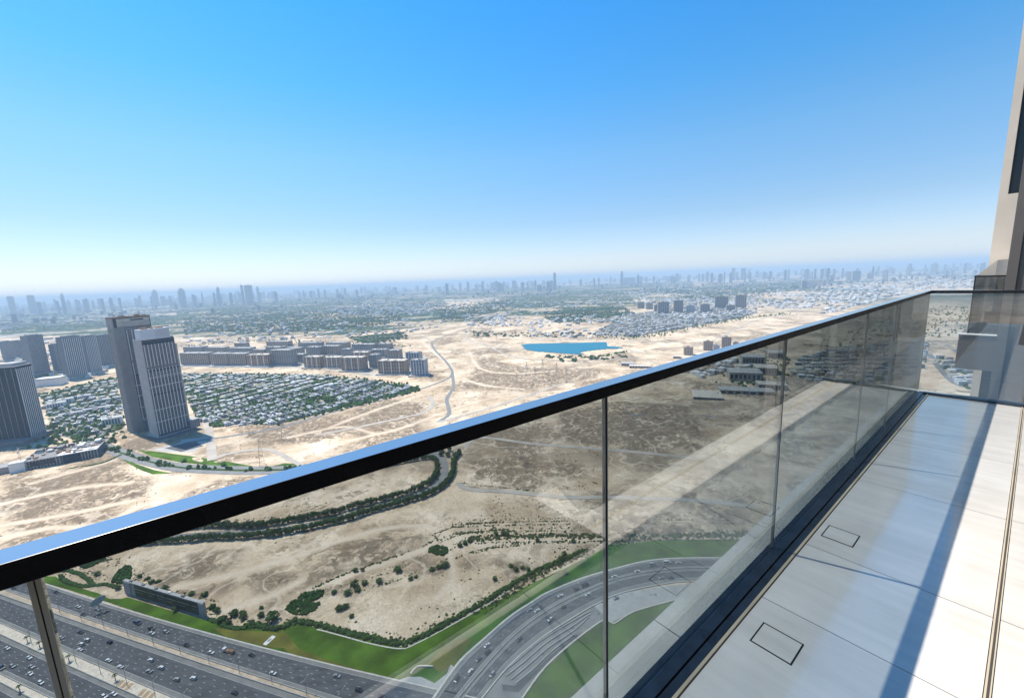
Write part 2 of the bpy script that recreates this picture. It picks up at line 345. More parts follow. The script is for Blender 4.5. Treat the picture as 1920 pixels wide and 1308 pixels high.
# ------------------------------------------------------------------ the ground
def make_ground():
    az = np.r_[np.arange(-180, -64, 4.0), np.arange(-64, 58, 0.15), np.arange(58, 180, 4.0)]
    r = [0.0, 60, 120, 170]; q = 190.0
    while q < 3600: r.append(q); q *= 1.0068
    while q < 44000: r.append(q); q *= 1.022
    r.append(44000); r = np.array(r)
    a = np.radians(az); A, Rr = np.meshgrid(a, r)
    P = np.stack([(np.sin(A) * Rr).ravel(), (np.cos(A) * Rr).ravel()], 1)
    n = len(P); rad = Rr.ravel()
    near = rad < 3600
    flat = np.zeros(n); flat[:] = 1e9
    for L, half in [(row_a, 8), (row_b, 8), (s_road, 8), (road_u, 14), (road_l, 14)] + [(smooth_line(Gs(t), 15), 10) for t in tracks_pav] + [(smooth_line(Gs(t), 15), 7) for t in tracks_sand]:
        d = dist_line(P, L) - half; flat = np.minimum(flat, d)
    trk = np.full(n, 1e9)
    for t in tracks_sand: trk = np.minimum(trk, dist_line(P, smooth_line(Gs(t), 15)))
    for poly in (lawn_poly, lawn_s, lake_poly, villa_poly, villa_poly_l):
        flat[inside(P, poly)] = -5
        flat = np.minimum(flat, dist_line(P, np.array(list(poly) + [poly[0]])) - 3)
    bn = (P[:, 0] > -1200) & (P[:, 0] < 400) & (P[:, 1] < bl(P[:, 0]) + 24); flat[bn] = -5
    rz_ = Gs([(700, 1400), (830, 1262), (950, 1140), (1080, 1070), (1200, 1035), (1760, 1080), (1800, 1500)]); flat[inside(P, rz_)] = -5
    fm = np.clip(flat / 14, 0, 1)
    # rubble fields: polygons from the photograph, plus noise
    rub = np.clip((fbm(P, 90, 4, 3) - 0.51) * 7, 0, 1) * 0.7
    fields = [[(440, 1080), (480, 1050), (540, 1055), (590, 1080), (560, 1110), (490, 1115), (440, 1100)],
              [(0, 900), (80, 890), (220, 870), (300, 900), (280, 930), (150, 990), (0, 1010)],
              [(420, 800), (560, 780), (640, 775), (700, 790), (620, 830), (480, 840)],
              [(640, 770), (720, 745), (800, 755), (800, 785), (700, 800)],
              [(870, 860), (960, 850), (1100, 870), (1110, 900), (980, 900), (880, 905)],
              [(1040, 775), (1160, 750), (1300, 760), (1330, 820), (1200, 850), (1050, 830)],
              [(860, 905), (1000, 915), (1000, 925), (860, 922)],
              [(900, 670), (1000, 690), (1140, 690), (1120, 710), (980, 735), (860, 730)]]
    for fpx in fields:
        pol = np.array(Gs(fpx)); ins = inside(P, pol); d = dist_line(P, np.vstack([pol, pol[:1]]))
        rub = np.maximum(rub, np.where(ins, np.clip(d / 16, 0, 1) * (0.55 + 0.6 * fbm(P, 30, 3, 9)), 0))
    # smooth bare pan areas
    for fpx in [[(700, 1150), (800, 1080), (930, 1060), (960, 1090), (860, 1170), (760, 1200)], [(855, 915), (960, 925), (1100, 935), (1080, 960), (900, 955), (850, 940)], [(440, 930), (600, 900), (800, 870), (810, 900), (700, 930), (480, 965)]]:
        pol = np.array(Gs(fpx)); rub[inside(P, pol)] *= 0.15
    rub *= np.clip(trk / 8 - 0.4, 0, 1)
    n1 = fbm(P, 22, 4, 21); n2 = np.abs(fbm(P, 9, 3, 31) - 0.5) * 2
    rg_ = 1 - np.abs(fbm(P, 34, 4, 91) - 0.5) * 5; rg2 = 1 - np.abs(fbm(P, 13, 3, 97) - 0.5) * 5
    z = fm * (rub * (n1 * 2.2 - 0.9 + n2 * 2.0 + np.clip(rg_, 0, 1) ** 2 * 3.2 + np.clip(rg2, 0, 1) ** 2 * 1.5) + (fbm(P, 60, 3, 41) - 0.5) * 1.4 + (fbm(P, 7, 2, 51) - 0.5) * 0.35)
    z[~near] = 0; z = np.where(rad < 230, 0, z)
    z = np.where(fm <= 0, 0, z) - np.where(inside(P, lake_poly), 1.5, 0)
    # zones far out: green and built-up belts
    green = np.zeros(n)
    gpx = [[(340, 590), (520, 585), (700, 560), (830, 560), (840, 572), (700, 600), (640, 612), (560, 622), (420, 622), (340, 615)],
           [(0, 585), (130, 578), (190, 590), (100, 600), (0, 604)], [(340, 560), (600, 548), (700, 548), (640, 575), (420, 592), (330, 590)],
           [(820, 590), (900, 570), (960, 560), (950, 580), (880, 600), (800, 605)],
           [(1010, 592), (1090, 580), (1170, 576), (1190, 590), (1100, 604), (1040, 604)],
           [(1250, 548), (1400, 530), (1500, 528), (1540, 540), (1450, 548), (1330, 556)],
           [(0, 600), (200, 592), (345, 590), (700, 580), (900, 578), (960, 560), (1180, 556), (1200, 572), (1010, 592), (860, 606), (640, 628), (345, 632), (0, 628)], [(0, 575), (430, 553), (900, 540), (1300, 528), (1300, 545), (1180, 558), (950, 560), (430, 566), (0, 588)],
           [(90, 745), (230, 715), (240, 725), (150, 745), (100, 752)], [(60, 710), (205, 680), (210, 690), (80, 725)],
           [(650, 632), (750, 622), (760, 634), (690, 645)], [(1140, 598), (1190, 588), (1200, 594), (1150, 606)]]
    for fpx in gpx:
        pol = np.array(Gs(fpx)); ins = inside(P, pol)
        green = np.maximum(green, ins * (0.3 + 0.9 * (fbm(P * np.array([0.4, 1.0]), 170, 4, 61) > 0.44)))
    Ps = P.copy()
    fade = np.clip((rad - 3200) / 2000, 0, 1)
    far_n = fbm(Ps, 900, 5, 71); green = np.maximum(green, fade * np.clip((far_n - 0.475) * 14, 0, 1) * 0.85)
    urb = fade * np.clip((fbm(Ps, 600, 5, 81) - 0.46) * 12, 0, 1) * (1 - 0.7 * green)
    for poly in (villa_poly, villa_poly_l, villa_far):
        ins = inside(P, poly); green[ins] = 0.25 + 0.75 * (vnoise(P[ins], 24, 5) > 0.5); urb[ins] = 0.7
    aptz = inside(P, Gs([(330, 664), (560, 650), (800, 668), (805, 706), (700, 706), (600, 692), (340, 688)])); urb[aptz] = 0.8
    co = np.column_stack([P, z])
    nr, na = len(r), len(az)
    i = np.arange(nr - 1)[:, None] * na + np.arange(na)[None, :]; j = np.arange(nr - 1)[:, None] * na + (np.arange(na)[None, :] + 1) % na
    F = np.stack([i, i + na, j + na, j], -1).reshape(-1, 4)[:, ::-1]
    me = bpy.data.meshes.new('ground')
    me.vertices.add(n); me.vertices.foreach_set('co', co.astype(np.float32).ravel())
    me.loops.add(len(F) * 4); me.loops.foreach_set('vertex_index', F.astype(np.int32).ravel())
    me.polygons.add(len(F)); me.polygons.foreach_set('loop_start', np.arange(0, len(F) * 4, 4, dtype=np.int32))
    me.update(calc_edges=True)
    me.polygons.foreach_set('use_smooth', np.ones(len(F), bool))
    at = me.color_attributes.new('zone', 'FLOAT_COLOR', 'POINT')
    pale = np.clip(1 - trk / 6, 0, 1)
    c = np.column_stack([np.clip(rub, 0, 1), np.clip(green, 0, 1), np.clip(urb, 0, 1), pale]).astype(np.float32)
    at.data.foreach_set('color', c.ravel())
    tone = np.ones(n)
    rg = np.random.RandomState(5)
    for k in range(110):
        cpx = (rg.uniform(250, 1500), rg.uniform(600, 860)); c0 = G(*cpx)
        if np.linalg.norm(c0) > 3600: continue
        a_ = rg.rand() * 0.5 + (1.1 if rg.rand() < .5 else 0); l_, w__ = rg.uniform(50, 190), rg.uniform(20, 80); q = P - c0
        uu_ = q[:, 0] * math.cos(a_) + q[:, 1] * math.sin(a_); vv_ = -q[:, 0] * math.sin(a_) + q[:, 1] * math.cos(a_)
        ed = np.minimum(l_ - np.abs(uu_), w__ - np.abs(vv_ + 12 * np.sin(uu_ / 60))) + (vnoise(P, 18, 40 + k) - .5) * 18
        tone *= 1 + np.clip(ed / 5, 0, 1) * rg.choice([-.22, -.15, -.1, .1, .16])
    at2 = me.attributes.new('tone', 'FLOAT', 'POINT'); at2.data.foreach_set('value', np.clip(tone, .55, 1.25).astype(np.float32))
    # material
    m, t, b = nodes('desert_sand')
    b.inputs['Roughness'].default_value = 0.95; b.inputs['Specular IOR Level'].default_value = 0.1
    N = t.nodes; Lk = t.links
    att = N.new('ShaderNodeAttribute'); att.attribute_name = 'zone'
    sep = N.new('ShaderNodeSeparateColor'); Lk.new(att.outputs['Color'], sep.inputs[0])
    geo = N.new('ShaderNodeNewGeometry')
    def noise(sc, det=6, rough=0.6, vec=None):
        q = N.new('ShaderNodeTexNoise'); q.inputs['Scale'].default_value = sc; q.inputs['Detail'].default_value = det; q.inputs['Roughness'].default_value = rough
        Lk.new(vec or geo.outputs['Position'], q.inputs['Vector']); return q.outputs['Fac']
    def ramp(fac, stops):
        q = N.new('ShaderNodeValToRGB'); e = q.color_ramp.elements
        e[0].position, e[0].color = stops[0][0], (*stops[0][1], 1); e[1].position, e[1].color = stops[-1][0], (*stops[-1][1], 1)
        for p_, c_ in stops[1:-1]:
            k = e.new(p_); k.color = (*c_, 1)
        Lk.new(fac, q.inputs[0]); return q.outputs[0]
    def mix(f, a_, b_):
        q = N.new('ShaderNodeMix'); q.data_type = 'RGBA'
        if isinstance(f, float): q.inputs[0].default_value = f
        else: Lk.new(f, q.inputs[0])
        for s_, v_ in ((6, a_), (7, b_)):
            if isinstance(v_, tuple): q.inputs[s_].default_value = (*v_, 1)
            else: Lk.new(v_, q.inputs[s_])
        return q.outputs[2]
    def mth(op, a_, b_):
        q = N.new('ShaderNodeMath'); q.operation = op; q.use_clamp = True
        for s_, v_ in ((0, a_), (1, b_)):
            if isinstance(v_, (int, float)): q.inputs[s_].default_value = v_
            else: Lk.new(v_, q.inputs[s_])
        return q.outputs[0]
    sand = ramp(noise(0.012, 8, 0.62), [(0.34, (0.38, 0.275, 0.175)), (0.48, (0.56, 0.435, 0.30)), (0.64, (0.72, 0.595, 0.44))])
    fine = ramp(noise(0.35, 5, 0.7), [(0.35, (0.78, 0.78, 0.78)), (0.65, (1.08, 1.08, 1.08))])
    q = N.new('ShaderNodeMix'); q.data_type = 'RGBA'; q.blend_type = 'MULTIPLY'; q.inputs[0].default_value = 1.0
    Lk.new(sand, q.inputs[6]); Lk.new(fine, q.inputs[7]); sand = q.outputs[2]
    dirt = ramp(noise(0.16, 6, 0.7), [(0.4, (0.12, 0.092, 0.066)), (0.5, (0.24, 0.175, 0.115)), (0.6, (0.42, 0.32, 0.22))])
    rubf = mth('MULTIPLY', sep.outputs[0], ramp(noise(0.085, 6, 0.75), [(0.41, (0, 0, 0)), (0.48, (1, 1, 1))]))
    colr = mix(rubf, sand, dirt)
    ta = N.new('ShaderNodeAttribute'); ta.attribute_name = 'tone'
    vs_ = N.new('ShaderNodeVectorMath'); vs_.operation = 'SCALE'; Lk.new(colr, vs_.inputs[0]); Lk.new(ta.outputs['Fac'], vs_.inputs['Scale']); colr = vs_.outputs[0]
    # dark stones and dry tufts
    ptc = ramp(noise(0.035, 9, 0.75), [(0.535, (0, 0, 0)), (0.56, (1, 1, 1))]); pzn = ramp(noise(0.006, 3, 0.5), [(0.42, (0, 0, 0)), (0.58, (1, 1, 1))])
    inv = mth('SUBTRACT', 1.0, att.outputs['Alpha'])
    colr = mix(mth('MULTIPLY', mth('MULTIPLY', mth('MULTIPLY', ptc, pzn), inv), 0.8), colr, (0.19, 0.135, 0.08))
    # thin winding dark lines: ruts, bund edges, and ridge shadows painted as colour
    def lines(sc, w_, det=5):
        q = noise(sc, det, 0.6); a_ = N.new('ShaderNodeMath'); a_.operation = 'SUBTRACT'; Lk.new(q, a_.inputs[0]); a_.inputs[1].default_value = 0.5
        b_ = N.new('ShaderNodeMath'); b_.operation = 'ABSOLUTE'; Lk.new(a_.outputs[0], b_.inputs[0])
        return ramp(b_.outputs[0], [(w_ * 0.5, (1, 1, 1)), (w_, (0, 0, 0))])
    ln = mth('MAXIMUM', lines(0.04, 0.045, 4), lines(0.02, 0.02, 8))
    lz = mth('MAXIMUM', mth('MULTIPLY', sep.outputs[0], 1.5), mth('MULTIPLY', pzn, 0.4))
    colr = mix(mth('MULTIPLY', mth('MULTIPLY', mth('MULTIPLY', ln, lz), inv), 0.85), colr, (0.17, 0.128, 0.085))
    colr = mix(mth('MULTIPLY', mth('MULTIPLY', lines(0.009, 0.009, 2), inv), 0.4), colr, (0.66, 0.55, 0.42))
    spk = ramp(noise(0.55, 3, 0.6), [(0.62, (0, 0, 0)), (0.67, (1, 1, 1))])
    spz = ramp(noise(0.02, 4, 0.6), [(0.42, (0, 0, 0)), (0.56, (1, 1, 1))])
    colr = mix(mth('MULTIPLY', mth('MULTIPLY', spk, spz), 0.75), colr, (0.11, 0.09, 0.05))
    colr = mix(mth('MULTIPLY', att.outputs['Alpha'], 0.7), colr, (0.6, 0.5, 0.385))
    urbc = ramp(noise(0.02, 5, 0.7), [(0.35, (0.16, 0.17, 0.15)), (0.5, (0.35, 0.32, 0.27)), (0.65, (0.5, 0.45, 0.38))])
    colr = mix(sep.outputs[2], colr, urbc)
    grn = ramp(noise(0.008, 7, 0.7), [(0.40, (0.022, 0.045, 0.022)), (0.56, (0.045, 0.07, 0.03)), (0.63, (0.16, 0.15, 0.09)), (0.7, (0.4, 0.33, 0.24))])
    colr = mix(sep.outputs[1], colr, grn)
    Lk.new(colr, b.inputs['Base Color'])
    bp = N.new('ShaderNodeBump'); bp.inputs['Strength'].default_value = 0.6; bp.inputs['Distance'].default_value = 1.0
    bh = mth('ADD', mth('MULTIPLY', noise(0.5, 4, 0.7), 0.45), mth('MULTIPLY', mth('MULTIPLY', noise(0.13, 5, 0.7), sep.outputs[0]), 1.0))
    Lk.new(bh, bp.inputs['Height']); Lk.new(bp.outputs[0], b.inputs['Normal'])
    me.materials.append(m)
    g = obj('ground', me, kind='structure')
    return g
make_ground()

# ------------------------------------------------------------------ haze
def make_haze():
    mb = MB(); mb.box(-46000, 46000, -46000, 46000, -6, 425)
    m = bpy.data.materials.new('haze'); m.use_nodes = True; t = m.node_tree; t.nodes.clear()
    v = t.nodes.new('ShaderNodeVolumePrincipled'); v.inputs['Color'].default_value = (0.66, 0.84, 1.0, 1)
    v.inputs['Density'].default_value = 0.000085; v.inputs['Anisotropy'].default_value = 0.0
    o = t.nodes.new('ShaderNodeOutputMaterial'); t.links.new(v.outputs[0], o.inputs['Volume'])
    mb.build('haze', m, kind='stuff')
make_haze()
# ------------------------------------------------------------------ lawns, lake, roads
poly_sheet('lawn', lawn_poly, 0.10, MT['lawn'])
poly_sheet('lawn', lawn_s, 0.10, MT['lawn'])
mw, tw, bw = nodes('lake_water')
bw.inputs['Base Color'].default_value = (0.0, 0.13, 0.20, 1); bw.inputs['Roughness'].default_value = 0.35; bw.inputs['IOR'].default_value = 1.33
bw.inputs['Specular IOR Level'].default_value = 0.25
wn = tw.nodes.new('ShaderNodeTexNoise'); wn.inputs['Scale'].default_value = 0.25; wn.inputs['Detail'].default_value = 4
wb = tw.nodes.new('ShaderNodeBump'); wb.inputs['Strength'].default_value = 0.5; wb.inputs['Distance'].default_value = 0.4
tw.links.new(wn.outputs['Fac'], wb.inputs['Height']); tw.links.new(wb.outputs[0], bw.inputs['Normal'])
poly_sheet('lake', lake_poly, 0.4, mw)

MT['median_pale'] = mat('median_pale', (0.6, 0.52, 0.42), 0.95, 0.15, 0.3)
def highway():
    lanes = [('m1t', 'lawn', 5), ('m2t', 'm1b', 5), ('m3t', 'm2b', 5), ('d', 'm3b', 5)]
    for a, b, n in lanes:
        A, B = HE[a], HE[b]
        mb = MB(); strip(mb, B, A, 0.30)
        rd = mb.build('highway', MT['asphalt'], kind='structure')
        # pale hard shoulders each side
        mb = MB(); strip(mb, A + (B - A) * 0.14, A, 0.34); strip(mb, B, B + (A - B) * 0.14, 0.34)
        mb.build('hard_shoulder', MT['shoulder'], rd)
        mb = MB()
        for f in (0.145, 0.855): ribbon(mb, A + (B - A) * f, 0.2, 0.39)
        for k in range(1, n): dashes(mb, A + (B - A) * (0.14 + 0.72 * k / n), 0.38, 0.22, 2.4, 7.6, phase=RNG.rand() * 9)
        mb.build('lane_marking', MT['paint'], rd, kind='stuff')
    for a, b in (('m1b', 'm1t'), ('m2b', 'm2t'), ('m3b', 'm3t')):
        A, B = HE[a], HE[b]
        mb = MB(); strip(mb, B, A, 0.42)
        md = mb.build('median', MT['sand_strip'] if a == 'm1b' else MT['median_pale'], kind='structure')
        mb = MB(); wall_line(mb, A, 0.5, 0.2, 1.1); wall_line(mb, B, 0.5, 0.2, 1.1); mb.build('crash_barrier', MT['concrete'], md)
    mb = MB(); wall_line(mb, HE['lawn'], 1.0, 0.1, 0.5); mb.build('kerb', MT['kerb'], kind='structure')
highway()
# paving slabs laid along the second median
mb = MB()
for k in range(60):
    x = -150 - 4.6 * k * 1.0
    ya = float(np.interp(x, XS, HE['m2t'][:, 1])); yb = float(np.interp(x, XS, HE['m2b'][:, 1]))
    if k % 5 < 3 and x > -310:
        mb.box(x - 1.6, x + 1.4, yb + 0.9, ya - 1.0 - RNG.rand() * 1.5, 0.42, 0.55)
mb.build('median_paving', mat('median_paving', (0.40, 0.27, 0.16), 0.9, 0.15, 0.2), kind='structure')

def ramp_road():
    mb = MB(); strip(mb, ramp_n, ramp_m, 0.5); rd = mb.build('ramp_road', MT['asphalt'], kind='structure')
    mb = MB(); N_ = ramp_n; M_ = ramp_m; S_ = ramp_s
    strip(mb, N_, N_ + (M_ - N_) * 0.2, 0.53); strip(mb, N_ + (M_ - N_) * 0.85, M_, 0.53); mb.build('hard_shoulder', MT['asphalt_pale'], rd)
    mb = MB()
    for f in (0.205, 0.845): ribbon(mb, N_ + (M_ - N_) * f, 0.25, 0.57)
    for f in (0.42, 0.63): dashes(mb, N_ + (M_ - N_) * f, 0.57, 0.2, 2.4, 7.6)
    mb.build('lane_marking', MT['paint'], rd, kind='stuff')
    mb = MB(); strip(mb, M_, S_, 0.49); rd = mb.build('ramp_road', MT['asphalt'], kind='structure')
    mb = MB(); strip(mb, M_, M_ + (S_ - M_) * 0.2, 0.53); strip(mb, M_ + (S_ - M_) * 0.74, S_, 0.53); mb.build('hard_shoulder', MT['asphalt_pale'], rd)
    mb = MB()
    for f in (0.205, 0.735): ribbon(mb, M_ + (S_ - M_) * f, 0.25, 0.57)
    for f in (0.38, 0.56): dashes(mb, M_ + (S_ - M_) * f, 0.57, 0.2, 2.4, 7.6)
    mb.build('lane_marking', MT['paint'], rd, kind='stuff')
    mb = MB(); wall_line(mb, M_ + (S_ - M_) * 0.03, 0.5, 0.4, 1.3); mb.build('crash_barrier', MT['concrete'], kind='structure')
    mb = MB(); wall_line(mb, N_, 1.6, 0.1, 0.7); wall_line(mb, S_, 0.8, 0.1, 0.9); mb.build('kerb', MT['kerb'], kind='structure')
ramp_road()
# the unfinished verge south of the ramp: pale fill, ditch lines, kerb
Z4 = lambda l: [(x / 3.84 + 800, y / 3.84 + 1000) for x, y in l]
poly_sheet('verge', Gs(Z4([(410, 1183), (560, 1000), (820, 770), (1000, 648), (1210, 525), (1290, 600), (1100, 740), (860, 945), (680, 1183), (560, 1300), (330, 1300)])), 0.2, MT['concrete_dark'])
poly_sheet('apron', Gs(Z4([(1205, 520), (1400, 428), (1700, 378), (1950, 360), (2300, 380), (2300, 430), (1850, 455), (1500, 548), (1330, 642), (1285, 600)])), 0.25, MT['concrete'])
for off in ([(600, 960), (820, 775), (1010, 655), (1180, 560)], [(575, 1025), (690, 935), (860, 790), (1050, 668), (1180, 580)], [(610, 1050), (720, 960), (880, 820), (1060, 700), (1170, 600)],
            [(640, 1080), (760, 985), (900, 850), (1060, 730)]):
    mb = MB(); wall_line(mb, smooth_line(Gs(Z4(off))), 0.7, 0.1, 1.0); mb.build('channel_wall', MT['concrete'], kind='structure')
poly_sheet('ditch', Gs(Z4([(540, 1085), (640, 1095), (760, 1000), (900, 870), (1080, 720), (1100, 735), (860, 940), (660, 1140), (550, 1130)])), 0.3, MT['asphalt'])
mb = MB(); wall_line(mb, smooth_line(Gs(Z4([(640, 1260), (690, 1183), (860, 955), (1100, 745), (1283, 620), (1345, 650), (1500, 560), (1850, 462)]))), 1.3, 0.1, 0.8)
mb.build('kerb', MT['cream'], kind='structure')
# small concrete apron, stepped drains beside the ramp
poly_sheet('paving', Gs([(745, 1275), (765, 1268), (790, 1268), (815, 1280), (838, 1262), (845, 1245), (852, 1250), (822, 1296), (800, 1292)]), 0.16, MT['concrete'])
mb = MB(); wall_line(mb, smooth_line(Gs([(770, 1264), (783, 1250), (812, 1250)]), 3), 1.0, 0.1, 1.2); mb.build('retaining_wall', MT['cream'], kind='structure')
poly_sheet('dry_patch', Gs([(800, 1245), (830, 1215), (870, 1195), (885, 1200), (850, 1245), (830, 1262)]), 0.13, MT['lawn_dry'])
poly_sheet('dry_patch', Gs([(530, 1180), (560, 1215), (600, 1232), (700, 1262), (735, 1270), (650, 1262), (540, 1222), (515, 1196)]), 0.13, MT['lawn_dry'])
poly_sheet('dry_patch', Gs([(400, 1176), (430, 1180), (520, 1185), (540, 1215), (500, 1212), (420, 1192)]), 0.17, MT['lawn_dry'])

# roads on the plain
def road(name, L, wid, z, m, line=True):
    mb = MB(); ribbon(mb, L, wid, z); r = mb.build(name, m, kind='structure')
    if line:
        mb = MB(); dashes(mb, L, z + 0.05, 0.25, 3, 9); mb.build('lane_marking', MT['paint'], r, kind='stuff')
    return r
road('tree_lined_road', s_road, 11, 0.30, MT['asphalt_pale'])
road('boulevard', road_u, 11, 0.30, MT['asphalt_pale']); road('boulevard', road_l, 11, 0.30, MT['asphalt_pale'])
n_ = 200
ru, rl = rs(road_u, n_), rs(road_l, n_)
mb = MB(); strip(mb, ru + (rl - ru) * 0.36, ru + (rl - ru) * 0.64, 0.35)
mb.build('median', MT['ground_cover'], kind='structure')
for i, t in enumerate(tracks_pav): road('paved_track', smooth_line(Gs(t)), 9 if i else 14, 0.33 + 0.01 * i, MT['track'] if i not in (2, 3) else MT['asphalt_pale'], False)
poly_sheet('lawn', Gs([(258, 843), (300, 847), (360, 855), (420, 864), (482, 875), (420, 873.5), (340, 867), (285, 856)]), 0.2, MT['lawn'])
poly_sheet('lawn', Gs([(226, 858), (260, 871), (290, 881), (322, 887), (286, 889), (262, 880), (240, 868)]), 0.2, MT['lawn'])
poly_sheet('lawn', Gs([(512, 873), (535, 868), (575, 870), (560, 876)]), 0.2, MT['lawn'])
poly_sheet('forecourt', Gs([(236, 820), (282, 828), (382, 820), (384, 832), (362, 848), (300, 846), (262, 838)]), 0.22, MT['concrete'])
poly_sheet('car_park', Gs([(308, 840), (365, 826), (381, 836), (340, 847)]), 0.30, MT['asphalt'])

# ------------------------------------------------------------------ vegetation
def crown_mesh(name, r, h, seed, m, nleaf=90, flat=0.8):
    rg = np.random.RandomState(seed); mb = MB()
    for k in range(7):      # leafy masses
        a = rg.rand() * 6.28; q = r * 0.5 * math.sqrt(rg.rand()); c = Vector((math.cos(a) * q, math.sin(a) * q, h * (0.42 + 0.3 * rg.rand())))
        rr = r * (0.42 + 0.2 * rg.rand())
        bm = bmesh.new(); bmesh.ops.create_icosphere(bm, subdivisions=1, radius=rr)
        vs = [c + Vector((v.co.x * (1 + 0.5 * (rg.rand() - 0.5)), v.co.y * (1 + 0.5 * (rg.rand() - 0.5)), v.co.z * flat * (1 + 0.5 * (rg.rand() - 0.5)))) for v in bm.verts]
        for v in vs: v.z = max(v.z, 0.05 * h)
        mb.add(vs, [tuple(v.index for v in f.verts) for f in bm.faces]); bm.free()
    for k in range(nleaf):
        d = Vector(rg.normal(size=3)).normalized(); rad = (0.75 + 0.35 * rg.rand())
        c = Vector((d.x * r * rad, d.y * r * rad, h * 0.55 + d.z * h * 0.45 * rad))
        if c.z < 0.1 * h: continue
        s_ = r * 0.16 * (0.6 + rg.rand()); t = Vector(rg.normal(size=3)).normalized(); q = d.cross(t).normalized()
        t = (t + d * 0.5).normalized()
        mb.add([c - t * s_, c + q * s_, c + t * s_, c - q * s_], [(0, 1, 2, 3)])
    return mb.mesh(name, [m])
def trunk_mesh(h):
    mb = MB(); mb.tube((0, 0, -0.5), (0.1, 0, h * 0.45), 0.28, 0.16); mb.tube((0.1, 0, h * 0.4), (1.0, 0.4, h * 0.65), 0.14, 0.06); mb.tube((0.1, 0, h * 0.4), (-0.8, -0.5, h * 0.62), 0.13, 0.06)
    return mb.mesh('trunk', [MT['bark']])
TRUNK = trunk_mesh(6)
CR = [crown_mesh('crown', 3.6, 7, s, MT['leaf'] if s % 3 else MT['leaf_pale'], 130) for s in range(6)]
SH = [crown_mesh('bush', 1.8, 2.4, 20 + s, MT['leaf'] if s % 2 else MT['leaf_pale'], 40) for s in range(5)]
def tree(p, sc, label, group, k=None, name='tree', cat='tree', squash=1.0):
    e = empty(name, (p[0], p[1], 0), RNG.rand() * 6.28); e.scale = (sc, sc, sc * squash)
    tag(e, label, cat, group)
    obj('crown', CR[k if k is not None else RNG.randint(len(CR))], e); obj('trunk', TRUNK, e)
    return e
def bush(p, sc, label, group, z=0.0):
    o = obj('bush', SH[RNG.randint(len(SH))], None, (p[0], p[1], z), RNG.rand() * 6.28); o.scale = (sc, sc, sc * (0.8 + 0.4 * RNG.rand()))
    return tag(o, label, 'bush', group)
def jit(p, a): return np.array(p) + RNG.uniform(-a, a, 2)
for L, lab, gap in ((row_a, 'round dense green tree in the far row along the curving tree-lined road', 0.0), (row_b, 'round dense green tree in the near row along the curving tree-lined road', 0.12)):
    for p in along(L, 5.7):
        if RNG.rand() < gap and p[0] < -140: continue
        if p[0] < -560: continue
        tree(jit(p, 1.0), 0.92 + 0.3 * RNG.rand(), lab, 'far tree row' if gap == 0 else 'near tree row', squash=1.15)
for p in Gs(Z2([(1650, 262), (1700, 250), (1690, 290), (1740, 290), (1640, 285), (1610, 250)])):
    tree(p, 1.2, 'dense tree in the turning loop at the end of the tree-lined road', 'trees in the turning loop')
# hedge along the top of the lawn
hedge_L = smooth_line(Gs([(458, 1176), (478, 1172), (520, 1178), (556, 1166), (600, 1172), (640, 1182), (700, 1198), (752, 1207), (775, 1200), (830, 1172), (905, 1130), (960, 1096), (1010, 1068), (1060, 1048), (1100, 1030)]), 3)
def hedge(L, w_, h_, label, m, name='hedge'):
    mb = MB()
    for p in along(L, 1.5):
        for k in range(3):
            c = jit(p, w_ * 0.45); s_ = 0.9 + 0.9 * RNG.rand(); hh = h_ * (0.6 + 0.6 * RNG.rand())
            a = RNG.rand() * 6.28; vs = []
            for lv, rr in ((0, 1.0), (0.6, 1.15), (1.0, 0.5)):
                for q in range(5): vs.append((c[0] + math.cos(a + q * 1.257) * s_ * rr * (0.8 + 0.4 * RNG.rand()), c[1] + math.sin(a + q * 1.257) * s_ * rr, hh * lv))
            fs = [(i + 5 * l, (i + 1) % 5 + 5 * l, (i + 1) % 5 + 5 * l + 5, i + 5 * l + 5) for l in (0, 1) for i in range(5)] + [(10, 11, 12, 13, 14)]
            mb.add(vs, fs)
    return tag(mb.build(name, m), label, 'hedge')
hedge(hedge_L, 3.6, 2.6, 'long dark green hedge bounding the bright lawn on its desert side', MT['leaf'])
path_L = offset(hedge_L, -4.0)
mb = MB(); ribbon(mb, path_L[20:int(len(path_L) * 0.72)], 1.1, 0.19); mb.build('path', MT['kerb'], kind='structure')
hedge(smooth_line(Gs([(92, 1074), (120, 1070), (150, 1076), (168, 1090), (172, 1098), (150, 1098), (125, 1090), (112, 1080)]), 3), 2.0, 2.0, 'low clipped hedge curling in a loop on the lawn above the highway', MT['leaf'])
hedge(smooth_line(Gs([(172, 1098), (200, 1096), (222, 1102)]), 3), 2.0, 1.8, 'short dark hedge running from the curled hedge to the long sign', MT['leaf'])
hedge(smooth_line(Gs([(395, 1160), (420, 1172), (440, 1178), (460, 1176)]), 3), 2.0, 1.8, 'short hedge between the long sign and the big lawn', MT['leaf'])
hedge(smooth_line(Gs([(120, 880), (190, 868), (228, 852)]), 4), 2.0, 1.5, 'thin hedge behind the unfinished podium building', MT['leaf'])
